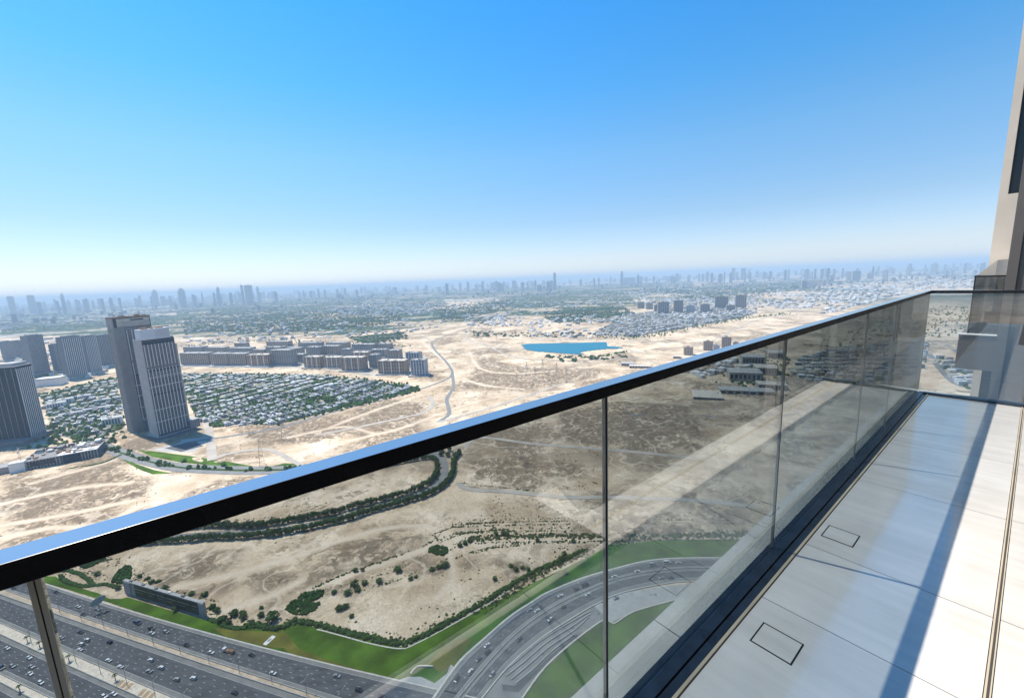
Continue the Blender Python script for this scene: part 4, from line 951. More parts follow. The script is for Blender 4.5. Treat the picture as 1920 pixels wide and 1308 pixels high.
for i, (x0, x1, yt, yb, k) in enumerate(row):
    A = G(x0, yb); B = G(x1, yb + (-(x1 - x0) * 0.0)); d = B - A; L = np.linalg.norm(d); d /= L
    # height from the photograph
    ds = np.linalg.norm((A + B) / 2); hz = 564.3 - 0.041 * (x0 + x1) / 2
    h = HC * (yb - yt) / (yb - hz) * 0.97
    e = empty('apartment_block', (A[0], A[1], 0), math.atan2(d[1], d[0]))
    if i < 12: tag(e, '%s mid-rise block, front row, %s' % (kd[k], near_names[i]), 'building', 'front row of mid-rise blocks')
    else: tag(e, '%s block behind the front row, %s' % (kd[k], ['first of the second line', 'small one of the second line', 'third of the second line', 'fourth of the second line', 'narrow one near the line centre', 'brown one just behind the trio', 'seventh of the second line', 'set back beside a sandy gap', 'tall dark one behind the rightmost block', 'far left of the third line', 'second in the third line', 'third in the third line', 'short one in the third line', 'wide one of the back line', 'grey one of the back line', 'right part of the back line', 'rightmost of the back line', 'small white one at the back', 'low one at the very back'][i - 12]), 'building', 'mid-rise blocks behind the front row')
    dep = 34 if k != 3 else 26
    rf = grid_block(e, L, dep, h, max(4, int(h / 4.2)), max(4, int(L / 9)), 4, wm4[k], MT['glass_blue'] if k in (2, 3) else MT['glass_grey'], pier=1.6 if k != 3 else 2.6, slab=1.9 if k != 3 else 0.8, roofm=MT['cream'] if k == 1 else MT['concrete'])
    roof_units(e, L, dep, h, 5, MT['concrete'] if k else MT['white'], 6)
    if k == 1:
        for c in range(3):
            mb = MB(); x = L * (0.2 + 0.3 * c); mb.box(x - 1.5, x + 1.5, -0.5, -0.02, 2, h); mb.build('white_bay', MT['fin'], e)
    mb = MB(); mb.box(-6, L + 6, -9, dep + 4, 0, 5); mb.build('podium', MT['white'] if i < 4 else MT['concrete'], e)

# ------------------------------------------------------------------ villas
def villa_mesh(seed):
    rg = random.Random(seed); mb = MB()
    w_, d_ = rg.uniform(10, 14), rg.uniform(9, 12)
    mb.box(-w_ / 2, w_ / 2, -d_ / 2, d_ / 2, 0, 3.6, 0); mb.box(-w_ / 2, w_ / 2 - rg.uniform(2, 4), -d_ / 2, d_ / 2 - rg.uniform(0, 2), 3.61, 7.2, 0)
    mb.box(-w_ / 2 + .5, w_ / 2 - 4.5, -d_ / 2 + .5, d_ / 2 - 2.5, 7.21, 7.5, 1)
    mb.box(-w_ * .2, w_ * .12, -d_ * .2, d_ * .1, 7.51, 9.0, 0)
    for z in (0.8, 4.3):
        for k in range(3):
            x = -w_ / 2 + 1.2 + k * (w_ - 5.5) / 2
            mb.box(x, x + 1.8, -d_ / 2 - 0.06, -d_ / 2 - 0.01, z, z + 1.9, 2)
    for k in range(2): mb.box(w_ / 2 + 0.01 - (3.5 if k else 0), w_ / 2 + 0.06 - (3.5 if k else 0), -2, 2, 0.8 + 3.5 * k, 2.8 + 3.5 * k, 2)
    mb.box(w_ / 2 + .01, w_ / 2 + 4, -d_ / 2, 0, 2.6, 2.9, 0)
    return mb
vm = [mat('villa_white', (0.5, 0.5, 0.49), 0.8, 0.12, 0.3), mat('villa_grey', (0.2, 0.205, 0.21), 0.8, 0.12, 0.3), MT['glass_blue'], mat('villa_tan', (0.42, 0.37, 0.3), 0.8, 0.12, 0.3)]
VM = []
for s_ in range(6):
    b_ = villa_mesh(s_); VM.append(b_.mesh('villa', [vm[(0, 3, 1, 0, 0, 1)[s_]], vm[1] if s_ % 2 else vm[0], vm[2]]))
def villa_rows(poly, dirn, gap, step, label, group, cap, name='villa', depth=None):
    d = np.array(dirn, float); d /= np.linalg.norm(d); q = np.array([-d[1], d[0]])
    P0 = np.array(poly); c = P0.mean(0); R_ = np.max(np.linalg.norm(P0 - c, axis=1))
    C = []; rowi = 0; t = -R_
    while t < R_:
        s_ = -R_ + RNG.rand() * 6
        while s_ < R_:
            bend = 26 * math.sin(s_ / 110.0 + t / 150)
            C.append((c + d * s_ + q * (t + bend), rowi)); s_ += step * (1 + 0.15 * RNG.rand())
            if RNG.rand() < 0.05: s_ += step
        t += gap * (0.62 if rowi % 2 == 0 else 1.38); rowi += 1
    P = np.array([a for a, _ in C]); ins = inside(P, poly) & (vnoise(P, 38, 11) > 0.15) & (RNG.rand(len(P)) > 0.05); out = []
    for k in np.where(ins)[0]: out.append((P[k], math.atan2(d[1], d[0]) + (math.pi if C[k][1] % 2 else 0) + RNG.normal() * 0.08))
    out.sort(key=lambda a: np.hypot(*a[0]))
    for k, (p, a) in enumerate(out[:cap]):
        o = obj(name, VM[RNG.randint(6)], None, (p[0], p[1], 0), a); tag(o, label, 'house', group)
    return out
vd = G(600, 735) - G(420, 780)
v1 = villa_rows(villa_poly, vd, 21, 15.5, 'pale two-storey villa in the dense estate between the boulevard and the mid-rise row', 'villas of the dense estate', 235)
v2 = villa_rows(villa_poly_l, (0.8, 0.6), 26, 19, 'white villa on the green estate between the dark left tower and the twin high-rises', 'villas left of the twin high-rises', 60)
def mesh_mass(name, items, mats, label, cat=None):
    """many far small boxes joined: (x, y, rot, w, d, h, material index)"""
    V = []; F = []; MI = []; n0 = 0
    for x, y, a, w_, d_, h, mi in items:
        c, s_ = math.cos(a), math.sin(a)
        for z in (-0.5, h):
            for u_, v_ in ((-w_, -d_), (w_, -d_), (w_, d_), (-w_, d_)): V.append((x + (u_ * c - v_ * s_) / 2, y + (u_ * s_ + v_ * c) / 2, z))
        F += [(n0 + 4, n0 + 5, n0 + 6, n0 + 7), (n0, n0 + 1, n0 + 5, n0 + 4), (n0 + 1, n0 + 2, n0 + 6, n0 + 5), (n0 + 2, n0 + 3, n0 + 7, n0 + 6), (n0 + 3, n0, n0 + 4, n0 + 7)]
        MI += [mi] * 5; n0 += 8
    me = bpy.data.meshes.new(name); me.from_pydata(V, [], F)
    for q in mats: me.materials.append(q)
    me.polygons.foreach_set('material_index', MI); me.update()
    return tag(obj(name, me, kind='stuff'), label, cat)
rest = [(p[0], p[1], a, 13, 10, 7.2 if RNG.rand() < .8 else 4, RNG.randint(3)) for p, a in v1[235:] + v2[60:]]
villa_r = Gs([(1485, 700), (1500, 672), (1560, 655), (1640, 648), (1735, 640), (1735, 690), (1690, 712), (1600, 720), (1510, 716)])
villa_r2 = Gs([(1745, 668), (1775, 672), (1835, 705), (1835, 745), (1790, 712)])
vf = villa_rows(villa_far, (0.9, 0.4), 30, 20, '', '', 0) + villa_rows(villa_r, (0.9, -0.3), 26, 18, '', '', 0) + villa_rows(villa_r2, (0.9, -0.3), 26, 18, '', '', 0)
rest += [(p[0], p[1], a, 15, 12, 8 + 3 * RNG.rand(), RNG.randint(3)) for p, a in vf]
mesh_mass('far_villas', rest, [vm[0], vm[1], vm[3]], 'far rows of small villas beyond the individually visible ones', 'houses')
# larger white buildings on the left estate
for i, (px, a, b, h, lab) in enumerate([((192, 800), 34, 20, 15, 'white school-like block beside the foot of the brown-topped high-rise'), ((88, 770), 34, 24, 16, 'white angular building nearest the dark left tower'), ((108, 763), 30, 22, 18, 'white building with a blue opening beside the dark left tower'),
                                   ((146, 752), 26, 20, 13, 'white cube building in the middle of the left estate'), ((160, 775), 46, 14, 9, 'long curved-looking white building in the left estate'), ((110, 785), 40, 14, 9, 'long low white building in front of the left estate'), ((175, 758), 34, 14, 9, 'long white building at the back of the left estate')]):
    e = corner(px, (0.75, 0.66), a, b, h, 'community_building', lab, 'building', 'larger white buildings on the left estate')
    mb = MB(); mb.box(0, a, 0, b, 0, h); mb.build('wall', MT['white'], e)
    mb = MB(); mb.box(0.8, a - .8, .8, b - .8, h + .01, h + .5); mb.box(a * .3, a * .5, b * .3, b * .6, h + .51, h + 2.6); mb.build('roof', MT['concrete'], e)
    for k in range(6):
        mb = MB(); mb.box(2 + k * (a - 5) / 6, 4.6 + k * (a - 5) / 6, -0.08, -0.01, 2, h - 2); mb.build('window', MT['glass_blue'], e)
# trees between the villas (one mass), far woods
def tree_mass(name, pts, m, label):
    base = np.array([(1, 0, .4), (.3, .95, .3), (-.8, .6, .45), (-.8, -.6, .3), (.3, -.95, .4), (0.1, 0, 1.15), (.6, .35, .95), (-.5, .35, 1.0), (-.1, -.6, .95), (0, 0, -.1)])
    fs = [(0, 1, 6), (1, 2, 7), (2, 3, 7), (3, 4, 8), (4, 0, 8), (0, 6, 8), (6, 5, 8), (5, 7, 8), (6, 1, 5), (1, 7, 5), (7, 3, 8), (1, 0, 9), (2, 1, 9), (3, 2, 9), (4, 3, 9), (0, 4, 9)]
    V = []; F = []; n0 = 0
    for x, y, r_, h_ in pts:
        a = RNG.rand() * 6.28; c, s_ = math.cos(a), math.sin(a); k = base * (1 + 0.35 * (RNG.rand(10, 3) - .5))
        V.append(np.stack([x + (k[:, 0] * c - k[:, 1] * s_) * r_, y + (k[:, 0] * s_ + k[:, 1] * c) * r_, k[:, 2] * h_ * .85], 1)); F += [(i + n0, j + n0, l + n0) for i, j, l in fs]; n0 += 10
    me = bpy.data.meshes.new(name); me.from_pydata(np.concatenate(V).tolist(), [], F); me.materials.append(m); me.update()
    return tag(obj(name, me, kind='stuff'), label, 'trees')
pts = []
for poly, n_t in ((villa_poly, 3600), (villa_poly_l, 1000), (villa_far, 1100), (villa_r, 900), (villa_r2, 250), (Gs([(1330, 700), (1480, 655), (1480, 720), (1340, 745)]), 260), (Gs([(1500, 650), (1740, 575), (1860, 570), (1860, 620), (1740, 636), (1560, 652)]), 900)):
    P0 = np.array(poly); Q = RNG.uniform(P0.min(0), P0.max(0), (n_t * 3, 2)); Q = Q[inside(Q, poly)]
    Q = Q[fbm(Q, 40, 3, 77) > 0.43][:n_t]
    pts += [(q[0], q[1], 2.6 + 3.0 * RNG.rand(), 4.5 + 4 * RNG.rand()) for q in Q]
for L_, n_t, wd in ((smooth_line(Gs([(345, 703), (470, 704), (600, 707), (700, 718), (783, 731)])), 420, 12), (smooth_line(Gs([(783, 731), (760, 737), (640, 766), (520, 792)])), 160, 8), (smooth_line(Gs([(80, 705), (140, 690), (210, 680)])), 200, 16),
                    (smooth_line(Gs([(78, 742), (150, 725), (225, 708)])), 200, 14), (smooth_line(Gs([(84, 800), (130, 818), (200, 835)])), 160, 22), (rs(road_u, 150), 22, 8), (rs(ru + (rl - ru) * 0.5, 150), 70, 2), (smooth_line(Gs([(345, 650), (450, 640), (560, 640), (760, 650)])), 200, 20),
                    (smooth_line(Gs([(1110, 630), (1190, 634), (1300, 614), (1400, 596), (1480, 588)])), 260, 22), (smooth_line(Gs([(1085, 672), (1140, 666), (1172, 660)])), 40, 6)):
    for _ in range(n_t):
        q = L_[RNG.randint(len(L_))] + RNG.normal(size=2) * wd; pts.append((q[0], q[1], 2.5 + 2.5 * RNG.rand(), 4 + 4 * RNG.rand()))
tree_mass('estate_trees', pts, MT['leaf_garden'], 'mass of garden and street trees among the villa estates')

# ------------------------------------------------------------------ buildings beyond
mid = []   # px x, base y, top y, width px
for (x, yb, yt, wp) in [(1244, 590, 566, 20), (1272, 588, 563, 16), (1322, 588, 570, 16), (1347, 580, 556, 12), (1359, 580, 556, 10), (1389, 579, 553, 18), (1370, 584, 572, 14), (1232, 586, 572, 10), (1295, 588, 572, 14), (1202, 578, 567, 12), (1218, 580, 568, 12),
                        (1291, 666, 651, 16), (1328, 657, 640, 16), (1344, 657, 647, 10), (1362, 654, 632, 16), (1380, 650, 642, 10)]:
    p = G(x, yb); d_ = np.linalg.norm(p); hz = 564.3 - 0.041 * x
    h = HC * (yb - yt) / (yb - hz); wd = wp / 780 * d_ * (1 / (1 + ((x - 960) / 780) ** 2)) ** 0.5 * 1.0
    mid.append((p, wd, h, x, yb))
ml = {0: 'wide dark tower left of the cluster behind the far villas', 1: 'twin-slab dark tower behind the far villas', 2: 'grey mid tower right of the twin-slab one', 3: 'left slab of a pair beyond the far villas', 4: 'right slab of a pair beyond the far villas', 5: 'dark square tower at the right end of the far cluster',
      6: 'low block between the pair and the square tower', 7: 'narrow low block at the left end of the far cluster', 8: 'pale block in the middle of the far cluster', 9: 'first small block left of the far cluster', 10: 'second small block left of the far cluster',
      11: 'lone brown building under construction nearest the handrail', 12: 'blue-grey building on bare ground above the handrail', 13: 'small pale building between two taller ones above the handrail', 14: 'tallest of the small group above the handrail', 15: 'lowest of the small group above the handrail'}
for i, (p, wd, h, x, yb) in enumerate(mid):
    q = np.array([p[1], -p[0]]) / np.linalg.norm(p)
    e = empty('mid_rise', (*(p - q * wd / 2), 0), math.atan2(q[1], q[0]) + 0.12); tag(e, ml[i], 'building')
    grid_block(e, wd, wd * 0.7, h, max(3, int(h / 4.5)), 5, 4, wm4[2 if i < 11 else 1] if i not in (8, 13) else wm4[3], MT['glass_blue'], pier=wd * .06, slab=1.6)
    mb = MB(); mb.box(wd * .3, wd * .6, wd * .2, wd * .5, h + .36, h + 5); mb.build('roof_unit', MT['concrete'], e)

def px_region(poly, n):
    """random ground points inside a region outlined on the photograph, even per area seen"""
    P0 = np.array(poly, float); Q = RNG.uniform(P0.min(0), P0.max(0), (n * 3, 2)); Q = Q[inside(Q, poly)][:n]
    return [G(a, b) for a, b in Q]
it = []
regions = [([(345, 600), (700, 575), (900, 560), (1180, 560), (1180, 575), (900, 600), (760, 625), (500, 640), (345, 645)], 700, 12, 9), ([(450, 560), (900, 545), (1200, 545), (1200, 570), (900, 580), (450, 590)], 900, 14, 9),
           ([(620, 572), (800, 562), (830, 572), (800, 590), (640, 592)], 380, 14, 12), ([(0, 570), (200, 562), (400, 556), (400, 580), (200, 600), (0, 620)], 600, 14, 8), ([(1180, 545), (1500, 520), (1850, 505), (1850, 540), (1700, 545), (1500, 580), (1390, 575), (1200, 570)], 1500, 16, 9),
           ([(1560, 530), (1850, 520), (1850, 540), (1740, 540), (1600, 575), (1540, 590)], 420, 18, 10), ([(1230, 560), (1420, 560), (1420, 590), (1300, 600), (1240, 592)], 260, 14, 14), ([(870, 590), (950, 590), (940, 612), (860, 612)], 50, 14, 9),
           ([(1230, 530), (1300, 525), (1320, 545), (1160, 552)], 120, 18, 14), ([(0, 640), (60, 632), (200, 640), (200, 700), (70, 730)], 120, 14, 9), ([(870, 590), (1010, 598), (1190, 584), (1200, 600), (1050, 612), (900, 612)], 170, 14, 8), ([(980, 612), (1100, 618), (1110, 634), (1000, 632)], 40, 14, 7), ([(1290, 690), (1400, 668), (1420, 690), (1310, 710)], 60, 14, 8)]
for poly, n_t, s_, h_ in regions:
    for p in px_region(poly, n_t):
        k = 1 + np.linalg.norm(p) / 9000.0
        it.append((p[0], p[1], RNG.rand() * 0.5 + 0.2, s_ * k * (0.6 + RNG.rand()), s_ * k * (0.5 + .6 * RNG.rand()), h_ * (0.5 + 1.0 * RNG.rand()), RNG.choice([0, 0, 0, 1, 2])))
mesh_mass('far_districts', it, [MT['white'], vm[1], vm[3]], 'far low-rise districts spread towards the hazy horizon', 'houses')
pts = []
for poly, n_t in [([(345, 592), (520, 586), (700, 572), (760, 600), (700, 612), (560, 622), (345, 622)], 3400), ([(340, 562), (600, 550), (720, 552), (640, 578), (430, 592), (345, 588)], 1500), ([(820, 575), (955, 562), (950, 582), (830, 604)], 900),
                  ([(0, 575), (190, 570), (345, 562), (345, 588), (190, 590), (0, 604)], 900), ([(0, 604), (200, 594), (345, 592), (345, 612), (200, 614), (0, 624)], 500), ([(1010, 585), (1170, 574), (1195, 592), (1040, 606)], 700), ([(1180, 545), (1400, 530), (1520, 530), (1500, 545), (1300, 560)], 1300),
                  ([(650, 633), (760, 622), (770, 636), (690, 647)], 160), ([(860, 620), (1000, 625), (1100, 622), (1080, 632), (900, 632)], 120), ([(1010, 664), (1060, 668), (1170, 666), (1180, 672), (1060, 680)], 50)]:
    for p in px_region(poly, n_t): k = 1 + np.linalg.norm(p) / 5000.0; pts.append((p[0], p[1], 5 * k * (0.6 + RNG.rand()), 6 * (0.7 + .6 * RNG.rand())))
tree_mass('far_woods', pts, mat('leaf_far', (0.022, 0.05, 0.022), 0.9, 0.3, 0.02, spec=0.1), 'dark green woods and plantations far out on the plain')
# low dark-roofed buildings seen through the glass at the right
lowb = [((1368, 714), 74, 60, 22), ((1418, 703), 52, 50, 20), ((1350, 738), 110, 36, 9), ((1422, 730), 60, 36, 12), ((1392, 684), 60, 50, 24), ((1300, 748), 60, 60, 5), ((1440, 672), 50, 50, 18), ((1180, 690), 60, 20, 7), ((1165, 686), 40, 22, 8), ((1262, 672), 24, 16, 7)]
for i, (px, a, b, h) in enumerate(lowb):
    e = corner(px, (0.94, -0.34), a, b, h, 'low_building', ['large dark-walled low building seen through the tinted glass', 'low building to the right behind the glass joint', 'long flat building behind the tinted glass', 'short flat building right of the long one', 'highest of the low buildings behind the tinted glass', 'flat square yard building under the handrail', 'low block closest to the glass joint',
        'grey shed on bare ground above the handrail', 'small shed left of the grey one above the handrail', 'tiny shed farther right above the handrail'][i], 'building')
    mb = MB(); mb.box(0, a, 0, b, 0, h); mb.build('wall', wm4[2], e); mb = MB(); mb.box(-1, a + 1, -1, b + 1, h + .01, h + 1); mb.build('roof', MT['cream'] if i % 2 else MT['concrete'], e)
    for k in range(7):
        mb = MB(); mb.box(2 + k * (a - 4) / 7, 1 + (k + .7) * (a - 4) / 7, -.1, -.01, h * .3, h * .8); mb.build('window', MT['glass_dark'], e)

road('paved_track', smooth_line(Gs([(1745, 640), (1780, 650), (1815, 668), (1850, 690)])), 26, 0.45, MT['asphalt_pale'], False)
road('paved_track', smooth_line(Gs([(1740, 660), (1762, 690), (1795, 720), (1860, 735)])), 14, 0.46, MT['asphalt_pale'], False)
road('paved_track', smooth_line(Gs([(1180, 778), (1300, 780), (1420, 784), (1500, 770), (1560, 735)])), 16, 0.47, MT['asphalt_pale'], False)
road('paved_track', smooth_line(Gs([(1465, 690), (1452, 735), (1440, 775), (1425, 800)])), 12, 0.48, MT['asphalt_pale'], False)
# ------------------------------------------------------------------ skyline
def sky_tower(x, yt, wp, dist, label=None, step=0):
    hz = 564.3 - 0.041 * x; d = ray(x, hz); p = np.array([d[0], d[1]]) / np.hypot(d[0], d[1]) * dist
    c = 1 / np.hypot(1, (x - 960) / 780)
    h = HC + (hz - yt) / 780 * dist * c; wd = wp / 780 * dist * c
    mb = MB(); q = np.array([p[1], -p[0]]) / dist
    if h > 405: dist *= 122 / (h - HC); p = p * (dist / np.linalg.norm(p)); h = 402; wd = wp / 780 * dist * c
    h = max(h, 14)
    mb.box(-wd / 2, wd / 2, -wd / 3, wd / 3, 0, h * (0.86 if step else 1))
    if step: mb.box(-wd / 4, wd / 3, -wd / 4, wd / 4, h * 0.86 + .1, h * .96); mb.box(-wd / 12, wd / 12, -wd / 12, wd / 12, h * .96 + .1, h)
    else: mb.box(-wd * .3, wd * .2, -wd / 5, wd / 5, h + .1, h + h * .02)
    o = mb.build('skyline_tower', MT['concrete'], None, (p[0], p[1], 0), math.atan2(q[1], q[0]) + RNG.uniform(-.3, .3))
    return tag(o, label or 'faint blue tower among many in the hazy skyline', 'tower', None if label else 'hazy skyline towers')
for a in [(409, 537, 5, 12000, 'tallest hazy tower left of centre with a stepped top', 1), (454, 535, 4, 12000, 'slender hazy tower just right of the stepped one', 0), (117, 549, 5, 13000, 'slim hazy tower on the skyline above the blue tower cluster', 1), (290, 543, 9, 13000, 'squat hazy tower with a spire above the pale-topped high-rise', 1),
          (1040, 512, 4, 14000, 'slim hazy tower above the left end of the lake', 0), (1166, 508, 4.5, 13500, 'tallest hazy tower above the lake', 1), (1753, 492, 9, 16000, 'broad hazy tower on the skyline right of centre', 1), (1375, 503, 6, 14000, 'hazy tower above the far villas', 0), (1394, 503, 8, 14000, 'broader hazy tower right beside another above the far villas', 0),
          (20, 556, 8, 13000, 'hazy block on the skyline at the far left', 0), (58, 554, 9, 13000, 'second hazy block from the left on the skyline', 0), (340, 540, 10, 14000, 'hazy block halfway to the tallest left tower', 1), (466, 535, 12, 13000, 'broad hazy block right of the slender tower', 0), (483, 536, 4, 14000, 'thin hazy spire right of the broad block', 1)]:
    sky_tower(*a)
for i in range(215):
    x = RNG.choice([RNG.uniform(60, 350), RNG.uniform(330, 520), RNG.uniform(560, 1000), RNG.uniform(900, 1300), RNG.uniform(1250, 1560), RNG.uniform(1500, 1850)], p=[.16, .16, .2, .18, .18, .12])
    hz = 564.3 - 0.041 * x; sky_tower(x, hz + 5 - abs(RNG.normal()) * 2.2, RNG.uniform(2.2, 5), RNG.uniform(10000, 20000), None, RNG.rand() < .3)
for i, (x, yt, yb, wp) in enumerate([(905, 526, 543, 5), (930, 528, 542, 8), (963, 526, 541, 6), (1010, 533, 546, 10), (1030, 528, 545, 9), (1270, 513, 528, 6), (1350, 512, 530, 6), (1405, 505, 519, 5), (1420, 508, 520, 6), (1562, 514, 528, 6), (1594, 509, 526, 7), (1607, 508, 526, 12), (1632, 510, 523, 8), (1662, 506, 527, 7), (1180, 520, 532, 18), (1530, 523, 536, 30), (1548, 522, 534, 16), (1510, 526, 540, 8)]):
    p = G(x, yb); dist = np.linalg.norm(p); sky_tower(x, yt, wp, dist, 'bluish mid-distance tower standing before the hazy skyline, %s' % ['slim, left of centre', 'squat, left of centre', 'above the treeline left of the lake', 'wide and low near the lake', 'beside the wide low one', 'alone above the far villas', 'slim above the far cluster', 'left of a close pair', 'right of a close pair', 'left of the paired slabs at right', 'narrow slab of the pair at right', 'broad slab of the pair at right', 'just right of the paired slabs', 'tall, farthest right', 'long and low above the lake', 'long dark block above the handrail end', 'dark block overlapping the long one', 'pale, left of the long dark block'][i], i % 3 == 0)
mass = []
for i in range(1000):
    x = RNG.uniform(-200, 1950); hz = 564.3 - 0.041 * x; d = ray(x, hz); dist = RNG.uniform(7000, 30000); p = np.array([d[0], d[1]]) / np.hypot(d[0], d[1]) * dist
    mass.append((p[0], p[1], RNG.rand(), dist * .004 * (0.5 + RNG.rand()), dist * .003, 15 + abs(RNG.normal()) * dist * .0035, 1))
mesh_mass('skyline_mass', mass, [vm[0], vm[1]], 'unbroken hazy mass of far buildings along the horizon', 'buildings')

# ------------------------------------------------------------------ long sign and oval sign by the highway
def long_sign():
    A = G(236, 1112); B = G(384, 1157); d = B - A; L = np.linalg.norm(d); d /= L
    e = empty('highway_sign', (A[0], A[1], 0), math.atan2(d[1], d[0])); tag(e, 'very long dark advertising wall standing beside the highway lawn', 'billboard')
    mb = MB(); mb.box(0, L, 0, 2.2, 0, 13.5); mb.build('frame', MT['concrete'], e)
    mb = MB(); mb.box(-.4, L + .4, -.3, 2.5, 13.51, 14.0); mb.build('coping', MT['concrete'], e)
    mb = MB(); mb.box(0, 9, -.6, -.01, 0, 13.3); mb.build('white_panel', MT['tower_conc2'], e); mb = MB(); mb.box(L - 5, L + 1, -.6, -.01, 0, 13.3); mb.build('white_panel', MT['tower_conc2'], e)
    dm = [mat('advert_dark', (0.008, 0.012, 0.018), 0.4, 0.6, 0.25), mat('advert_slate', (0.02, 0.028, 0.034), 0.4, 0.6, 0.3), mat('advert_grey', (0.05, 0.05, 0.05), 0.5, 0.4, 0.3)]
    xs = [10, 22, 30, 38, 48, 60]; xs = [x * (L - 6) / 66 for x in xs] + [L - 6]
    for i in range(len(xs) - 1):
        mb = MB(); mb.box(xs[i] + .3, xs[i + 1] - .3, -.35, -.01, 1.2, 12.4); mb.build('advert_panel', dm[i % 3], e)
        mb = MB(); mb.box(xs[i] + 1, xs[i + 1] - 1, -.42, -.36, 8.4, 9.4); mb.box(xs[i] + 1, xs[i] + (xs[i + 1] - xs[i]) * .6, -.42, -.36, 5.6, 6.1); mb.build('lettering_bar', MT['metal_grey'], e)
    for k in range(5):
        mb = MB(); mb.box(8 + k * L / 6, 11 + k * L / 6, .4, 1.9, 14.01, 14.8 + RNG.rand()); mb.build('roof_unit', MT['white'] if k == 3 else MT['concrete_dark'], e)
long_sign()
def oval():
    p = G(188, 1146); e = empty('roadside_sign', (p[0], p[1], 0), 0.82); tag(e, 'leaning oval grey sign on a thin post at the highway edge', 'sign')
    mb = MB(); mb.tube((0, 0, 0), (0, 0, 9), 0.25); mb.build('post', MT['metal_grey'], e)
    mb = MB(); n = 18; vs = []
    for y in (-.2, .2):
        for k in range(n):
            a = k * 6.2832 / n; x_, z_ = math.cos(a) * 5.4, math.sin(a) * 3.4; vs.append((x_, y, 11 + z_ + x_ * .25))
    mb.add(vs, [tuple(range(n))[::-1], tuple(range(n, 2 * n))] + [(k, (k + 1) % n, n + (k + 1) % n, n + k) for k in range(n)])
    mb.build('sign_board', mat('sign_grey', (0.3, 0.38, 0.37), 0.5, 0.2, 0.4), e)
oval()
p = G(505, 1200); e = empty('utility_cover', (p[0], p[1], 0), math.atan2(*(G(513, 1194) - G(499, 1207))[::-1]) - math.pi / 2); tag(e, 'small white slab lying on the lawn beside the highway', 'slab')
mb = MB(); mb.box(-1.9, 1.9, -4.4, 4.4, 0.1, .3); mb.build('slab', MT['white'], e); mb = MB(); mb.box(-.7, .7, -1.6, 1.6, .31, .42); mb.build('hatch', MT['concrete_dark'], e)

# lamp posts, palms on the medians
def lamp_master():
    e = empty('street_lamp', (0, 0, 0.4))
    mb = MB(); mb.tube((0, 0, 0), (0, 0, 13), 0.2, 0.11); mb.build('post', MT['metal_grey'], e)
    for s_ in (-1, 1):
        mb = MB(); mb.tube((0, 0, 12.8), (0, s_ * 2.6, 13.6), 0.09, n=5); mb.build('arm', MT['metal_grey'], e)
        mb = MB(); mb.box(-.25, .25, s_ * 3.0 - .5, s_ * 3.0 + .5, 13.5, 13.8); mb.build('lamp_head', MT['concrete'], e)
    return e
lamp0 = lamp_master(); first = True
M1 = (HE['m1t'] + HE['m1b']) / 2; M2 = (HE['m2t'] + HE['m2b']) / 2
nl = 0
for M_, grp, st in ((M1, 'near the lawn', 8.0), (M2, 'with the patterned paving', 20.0)):
    for p in along(M_, 31, st):
        if p[0] < -430 or p[0] > -60: continue
        o = lamp0 if first else copy_tree(lamp0); first = False
        o.location = (p[0], p[1], 0.4); o.rotation_euler[2] = -0.3
        tag(o, 'twin-arm grey street lamp on the highway median %s' % grp, 'street lamp', 'street lamps ' + grp)
for i, p in enumerate(along(ramp_m, 42, 30)):
    if p[1] > 380 and p[0] > 250: continue
    o = copy_tree(lamp0); o.location = (p[0], p[1], .5); o.rotation_euler[2] = .8
    tag(o, 'twin-arm street lamp along the curving slip road', 'street lamp', 'street lamps of the slip road')
def palm(px, label):
    p = G(*px); e = empty('palm_tree', (p[0], p[1], 0.4), RNG.rand() * 6); tag(e, label, 'palm')
    mb = MB(); mb.tube((0, 0, 0), (0, 0, 4.6), .28, .2); mb.build('trunk', MT['bark'], e)
    mb = MB()
    for k in range(14):
        a = k * 6.283 / 14 + RNG.rand() * .2; r_ = 2.0 + RNG.rand() * .5; up = .3 + RNG.rand() * .8
        q = Vector((math.cos(a), math.sin(a), 0)); s_ = Vector((-q.y, q.x, 0)) * .28
        b0 = Vector((0, 0, 4.6)); b1 = b0 + q * r_ * .55 + Vector((0, 0, up)); b2 = b0 + q * r_ + Vector((0, 0, up - 1.1))
        mb.add([b0 - s_ * .4, b0 + s_ * .4, b1 + s_, b1 - s_, b2], [(0, 1, 2, 3), (3, 2, 4)])
    mb.build('crown', MT['leaf'], e)
for px, lab in [((52, 1204), 'leftmost small palm on the second highway median'), ((75, 1214), 'second small palm from the left on the highway median'), ((130, 1240), 'small palm just right of the left glass edge on the median'), ((217, 1276), 'small palm farthest right on the patterned median'), ((38, 1297), 'small palm on the lowest median at the bottom left')]:
    palm(px, lab)

